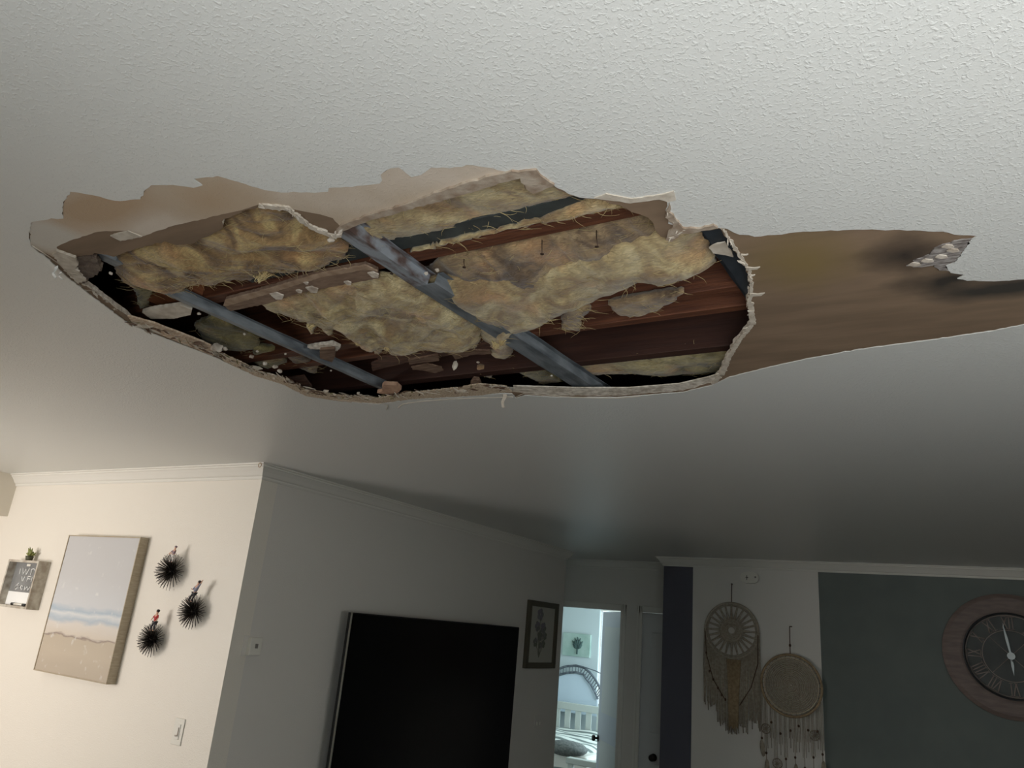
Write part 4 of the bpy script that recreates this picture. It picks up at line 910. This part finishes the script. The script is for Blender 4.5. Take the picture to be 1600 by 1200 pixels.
# framed botanical print by the doorway
xf = XL+.03
q = [PX(829, 937, xf), PX(874, 944, xf), PX(868, 1046, xf), PX(821, 1043, xf)]
y0 = (q[0].y+q[3].y)/2; y1 = (q[1].y+q[2].y)/2; z1 = (q[0].z+q[1].z)/2; z0 = (q[2].z+q[3].z)/2
t = thing('framed_print', (XL, (y0+y1)/2, z0), 'tall dark-framed flower print between television and bedroom doorway', 'picture')
bm = bmesh.new(); fw = .045
for a in ((y0, y0+fw, z0, z1), (y1-fw, y1, z0, z1), (y0+fw, y1-fw, z0, z0+fw), (y0+fw, y1-fw, z1-fw, z1)): bx(bm, XL, xf, a[0], a[1], a[2], a[3])
build('frame', bm, mat('dark_olive_frame', (82, 76, 60), .6), t, bevel=.003)
box('print', XL, XL+.012, y0+fw, y1-fw, z0+fw, z1-fw, mat('faded_print_paper', (178, 176, 164), .8), t)
bm = bmesh.new(); W = y1-y0; Hh = z1-z0; rnd = random.Random(3)
for (u, v, r) in ((.42,.80,.055),(.35,.62,.045),(.55,.60,.05),(.45,.48,.045),(.62,.48,.035),(.32,.38,.04),(.58,.36,.035),(.48,.34,.03)):
    for k in range(5):
        a = k*1.256+u*9; ellipsoid(bm, (XL+.013, y0+W*u+math.cos(a)*r*.55, z0+Hh*v+math.sin(a)*r*.55), (.0015, r*.5, r*.42), 8)
build('flower_motif', bm, mat('faded_flower_ink', (126, 120, 128), .8, (104, 108, 92), 12), t)
bm = bmesh.new()
for (u, v) in ((.42,.75),(.36,.6),(.56,.56),(.6,.45),(.33,.36)): tube(bm, [(XL+.013, y0+W*.45, z0+Hh*.16), (XL+.013, y0+W*(.45+u)/2+.01, z0+Hh*(v+.16)/2), (XL+.013, y0+W*u, z0+Hh*v)], .003, 5)
build('stem_motif', bm, mat('faded_stem_ink', (116, 116, 100), .8), t)

# ------------------------------------------------------------------ right wall: chime, dream catchers, clock
c0 = PY(1172, 903, YR); t = thing('wall_detector', (c0.x, YR, c0.z), 'small white oval detector on the wall above the dream catchers', 'detector')
bm = bmesh.new(); pts = [Vector((c0.x+.072*(abs(math.cos(a))**.7)*(1 if math.cos(a) > 0 else -1), YR, c0.z+.046*(abs(math.sin(a))**.7)*(1 if math.sin(a) > 0 else -1))) for a in [2*math.pi*k/32 for k in range(32)]]
prism(bm, pts, (0, -.032, 0)); build('case', bm, M_whiteplastic, t, bevel=.006)
box('sensor_slot', c0.x-.028, c0.x-.008, YR-.034, YR-.031, c0.z-.004, c0.z+.003, mat('grey_slot', (110, 106, 98), .6), t); box('label_mark', c0.x-.022, c0.x-.016, YR-.034, YR-.031, c0.z-.02, c0.z+.016, mat('grey_mark', (120, 116, 106), .6), t)
bm = bmesh.new(); tube(bm, [(c0.x+.05, YR-.032, c0.z+.005), (c0.x+.05, YR-.035, c0.z+.005)], .008, 12); build('button', bm, mat('grey_round_button', (130, 126, 118), .6), t)

M_cord = mat('cream_cotton_cord', (178, 168, 150), .9, (156, 144, 126), 60)
M_cordtan = mat('tan_cotton_cord', (172, 150, 118), .9, (146, 124, 96), 60)
M_bead = mat('brown_wood_bead', (84, 58, 40), .5)
def ring_bm(bm, cx, cz, r, y, rad, n=56, seg=8): tube(bm, [(cx+r*math.cos(2*math.pi*k/n), y, cz+r*math.sin(2*math.pi*k/n)) for k in range(n)], rad, seg, True)
# first: spoked
cA = PY(1143, 985, YR-.02); r = .213; y = YR-.02; cx, cz = cA.x, cA.z; rnd = random.Random(8)
t = thing('dream_catcher', (cx, YR, cz), 'spoked cream dream catcher with long pointed fringe, left of the two', 'dream catcher', 'dream catchers on the white wall')
bm = bmesh.new(); ring_bm(bm, cx, cz, r, y, .011); build('hoop', bm, M_cord, t)
bm = bmesh.new()
for rr in (.035, .05, .065, .08, .093): ring_bm(bm, cx, cz, rr, y, .009, 40, 6)
build('woven_centre', bm, M_cord, t)
bm = bmesh.new()
for k in range(24):
    a = 2*math.pi*k/24; a1 = a+.035
    tube(bm, [(cx+math.cos(a)*.09, y, cz+math.sin(a)*.09), (cx+math.cos(a)*.15, y, cz+math.sin(a)*.15), (cx+math.cos(a)*r, y, cz+math.sin(a)*r)], [.012, .008, .008], 6)
ring_bm(bm, cx, cz, r-.018, y, .006, 56, 6)
build('spoke_cords', bm, M_cord, t)
zh = PY(1145, 913, YR).z
bm = bmesh.new(); tube(bm, [(cx, y, cz+r), (cx, y+.01, zh)], .0035, 6); ring_bm(bm, cx, zh, .006, YR-.006, .002, 10, 5); build('hanging_loop', bm, M_bead, t)
bm = bmesh.new()
for k in range(86):
    u = -1+2*k/85; x = cx+u*(r+.01); ztop = cz-math.sqrt(max(0, 1-min(1, abs(u))**2))*r
    env = .40+.32*max(0, 1-abs(u)*2.6) if abs(u) < .38 else .40+.10*math.sin(k*.6)
    env = .54 if u < -.5 else .66 if u < -.2 else .66 if u < .6 else .62
    zb = cz-.02-env-.04*rnd.random()-(.05 if abs(u) > .3 and rnd.random() < .2 else 0); m_ = cz-env*.5
    if abs(u) < .2: zb = cz-.75-rnd.random()*.03
    tube(bm, [(x, y, ztop), (x+rnd.uniform(-.004, .004), y-.004, (ztop+zb)/2), (x+rnd.uniform(-.008, .008), y+.004, zb)], [.0036, .0042, .0034], 5)
o = build('fringe', bm, M_cord, t); o['kind'] = 'stuff'
bm = bmesh.new()
for k in range(22):
    u = -.25+.5*k/21; x = cx+u*r+.02; tube(bm, [(x, y-.012, cz-r-.01), (x*.7+(cx+.01)*.3, y-.016, cz-.5), (x*.6+(cx+.01)*.4, y-.012, cz-.70-.05*rnd.random())], .005, 5)
o = build('centre_tassel', bm, M_cordtan, t); o['kind'] = 'stuff'
for (u, dz) in ((-.95, -.22), (-.82, -.36), (-.68, -.42), (-.5, -.48), (-.35, -.53), (-.22, -.56)):
    bm = bmesh.new(); ellipsoid(bm, (cx+u*r, y-.016, cz+dz+.03), (.008, .008, .011), 8); build('bead', bm, M_bead, t)
bm = bmesh.new(); tube(bm, [(cx-r, y-.014, cz-.02), (cx-.95*r, y-.014, cz-.2), (cx-.68*r, y-.016, cz-.39), (cx-.2*r, y-.016, cz-.54)], .0035, 5)
tube(bm, [(cx+r, y-.014, cz-.02), (cx+.98*r, y-.014, cz-.24), (cx+.72*r, y-.016, cz-.42), (cx+.3*r, y-.016, cz-.56)], .0035, 5); build('bead_string', bm, M_bead, t)
# second: crocheted disc
y = YR-.045
cB = PY(1236, 1071, YR-.045); cx, cz = cB.x, cB.z; r = .222
t = thing('dream_catcher', (cx, YR, cz), 'round crocheted cream dream catcher with feathers and beads, right of the two', 'dream catcher', 'dream catchers on the white wall')
bm = bmesh.new(); ring_bm(bm, cx, cz, r, y, .010); build('hoop', bm, M_cordtan, t)
bm = bmesh.new()
for k in range(15): ring_bm(bm, cx, cz, .01+.0128*k, y, .0062, 48, 5)
for k in range(36):
    a = 2*math.pi*k/36; tube(bm, [(cx+math.cos(a)*.02, y, cz+math.sin(a)*.02), (cx+math.cos(a)*r, y, cz+math.sin(a)*r)], .003, 4)
build('crochet_disc', bm, M_cord, t)
bm = bmesh.new()
for k in range(28):
    a = 2*math.pi*k/28; ellipsoid(bm, (cx+math.cos(a)*(r-.022), y-.004, cz+math.sin(a)*(r-.022)), (.008, .005, .008), 6)
ring_bm(bm, cx, cz, r-.022, y-.003, .004, 56, 5)
build('lace_edge', bm, mat('pale_lace', (206, 192, 168), .9), t)
zh = PY(1235, 979, YR).z
bm = bmesh.new(); tube(bm, [(cx, y, cz+r), (cx, y, (cz+r+zh)/2), (cx, y+.01, zh)], .0035, 6); tube(bm, [(cx-.008, YR-.006, zh), (cx+.012, YR-.006, zh)], .004, 6); build('hanging_loop', bm, M_bead, t)
bm = bmesh.new(); ellipsoid(bm, (cx, y, cz+r+.07), (.009, .009, .013), 8); build('bead', bm, M_bead, t)
M_feather = mat('grey_cream_feather', (162, 152, 134), .9, (130, 120, 104), 30)
fx = [(-1.0, .42, 1), (-.86, .55, 1), (-.68, .46, 0), (-.55, .62, 1), (-.38, .5, 0), (-.22, .60, 1), (-.05, .44, 0), (.08, .55, 1), (.22, .46, 0), (.38, .58, 1), (.52, .45, 0), (.66, .56, 1), (.82, .42, 0), (.95, .50, 1)]
bm = bmesh.new()
for (u, L, f_) in fx:
    zt_ = cz-math.sqrt(max(0, 1-u*u))*r; tube(bm, [(cx+u*r, y-.004, zt_), (cx+u*r, y-.006, cz-L)], .0028, 5)
    for q_ in (-.008, .008): tube(bm, [(cx+u*r+q_, y, zt_+.01), (cx+u*r+q_*1.4, y, cz-L*.85)], .0022, 4)
build('cords', bm, M_cord, t)
for i, (u, L, f_) in enumerate(fx):
    zt_ = cz-L+.02 if f_ else cz-L+.12
    bm = bmesh.new(); ellipsoid(bm, (cx+u*r, y-.008, zt_+.03*(i % 3)), (.0085, .0085, .010), 8); build('bead', bm, M_bead, t)
    if f_:
        bm = bmesh.new(); ellipsoid(bm, (cx+u*r+.004, y-.008, cz-L-.05), (.019, .004, .06), 10, rot=Matrix.Rotation(.12*((i % 3)-1), 4, 'Y')); build('feather', bm, M_feather, t)
for (u, dz) in ((-.86, -.33), (.72, -.33), (-.5, -.56), (.5, -.60)):
    bm = bmesh.new(); ring_bm(bm, cx+u*r, cz+dz, .034, y-.01, .004, 20, 5)
    for k in range(6): a = k*math.pi/6; tube(bm, [(cx+u*r+.034*math.cos(a), y-.01, cz+dz+.034*math.sin(a)), (cx+u*r-.034*math.cos(a), y-.01, cz+dz-.034*math.sin(a))], .0022, 4)
    build('small_hoop', bm, M_feather, t)

# wall clock
cc = PY(1580, 1025, YR-.03); cx, cz = cc.x, cc.z
t = thing('wall_clock', (cx, YR, cz), 'large round wall clock with wide wooden rim and dark roman numeral face', 'clock')
M_rim = mat('washed_brown_wood_rim', (126, 110, 102), .6, (108, 94, 86), 10, (1, 1, 5), bump=.3, bscale=30)
bm = bmesh.new(); n = 72; prof = [(.278, -.002), (.278, -.040), (.300, -.048), (.385, -.046), (.412, -.032), (.415, -.002)]
rows = [[bm.verts.new((cx+rr*math.cos(2*math.pi*k/n), YR+yy, cz+rr*math.sin(2*math.pi*k/n))) for rr, yy in prof] for k in range(n)]
for k in range(n):
    for j in range(len(prof)): bm.faces.new((rows[k][j], rows[k][(j+1) % 6], rows[(k+1) % n][(j+1) % 6], rows[(k+1) % n][j]))
build('rim', bm, M_rim, t)
bm = bmesh.new(); prism(bm, disc_pts(cx, cz, .279, YR-.002, 72), (0, -.012, 0)); build('face', bm, mat('dark_slate_clock_face', (80, 84, 80), .6, (70, 72, 70), 8), t)
M_num = mat('pale_clock_metal', (160, 146, 138), .5, metal=.2)
bm = bmesh.new(); ring_bm(bm, cx, cz, .168, YR-.016, .003, 64, 6); ring_bm(bm, cx, cz, .268, YR-.016, .004, 64, 6); build('face_rings', bm, M_num, t)
bm = bmesh.new(); ring_bm(bm, cx, cz, .281, YR-.044, .006, 64, 6); build('inner_bezel', bm, M_blackplastic, t)
bm = bmesh.new()
for a in (45, 135, 225, 315): tube(bm, [(cx, YR-.016, cz), (cx+.165*math.cos(R(a)), YR-.016, cz+.165*math.sin(R(a)))], .0022, 5)
build('face_spokes', bm, M_num, t)
GL = {'I': [((0, -.5), (0, .5))], 'V': [((-.22, .5), (0, -.5)), ((.22, .5), (0, -.5))], 'X': [((-.22, .5), (.22, -.5)), ((.22, .5), (-.22, -.5))]}
WD = {'I': .26, 'V': .5, 'X': .5}
for i, s in enumerate(('XII', 'I', 'II', 'III', 'IV', 'V', 'VI', 'VII', 'VIII', 'IX', 'X', 'XI')):
    th = R(90-30*i); up = Vector((math.cos(th), 0, math.sin(th))); rt = Vector((math.sin(th), 0, -math.cos(th))); c = Vector((cx, YR-.016, cz))+up*.218
    tot = sum(WD[ch] for ch in s); x = -tot/2; bm = bmesh.new(); hh = .082; ww = .075
    for ch in s:
        xm = x+WD[ch]/2; x += WD[ch]
        for a, b2 in GL[ch]:
            tube(bm, [c+rt*((xm+a[0])*ww)+up*(a[1]*hh), c+rt*((xm+b2[0])*ww)+up*(b2[1]*hh)], .0042, 5)
        for e_ in (-.5, .5): tube(bm, [c+rt*((xm-.16)*ww)+up*(e_*hh), c+rt*((xm+.16)*ww)+up*(e_*hh)], .0022, 4)
    build('numeral', bm, M_num, t)
M_hand = mat('pale_metal_hand', (196, 200, 196), .4, metal=.3)
def hand(nm, ang, L, wd, back):
    th = R(90-ang); d_ = Vector((math.cos(th), 0, math.sin(th))); nn_ = Vector((-d_.z, 0, d_.x)); c = Vector((cx, YR-.024, cz)); bm = bmesh.new()
    prism(bm, [c-d_*back+nn_*wd*.4, c-d_*back-nn_*wd*.4, c+d_*L*.5-nn_*wd, c+d_*L, c+d_*L*.5+nn_*wd], (0, -.003, 0)); build(nm, bm, M_hand, t)
hand('minute_hand', -8, .225, .008, .04); hand('hour_hand', 178, .13, .008, .03)
bm = bmesh.new(); tube(bm, [(cx, YR-.014, cz), (cx, YR-.03, cz)], .024, 20); build('hub', bm, M_hand, t)
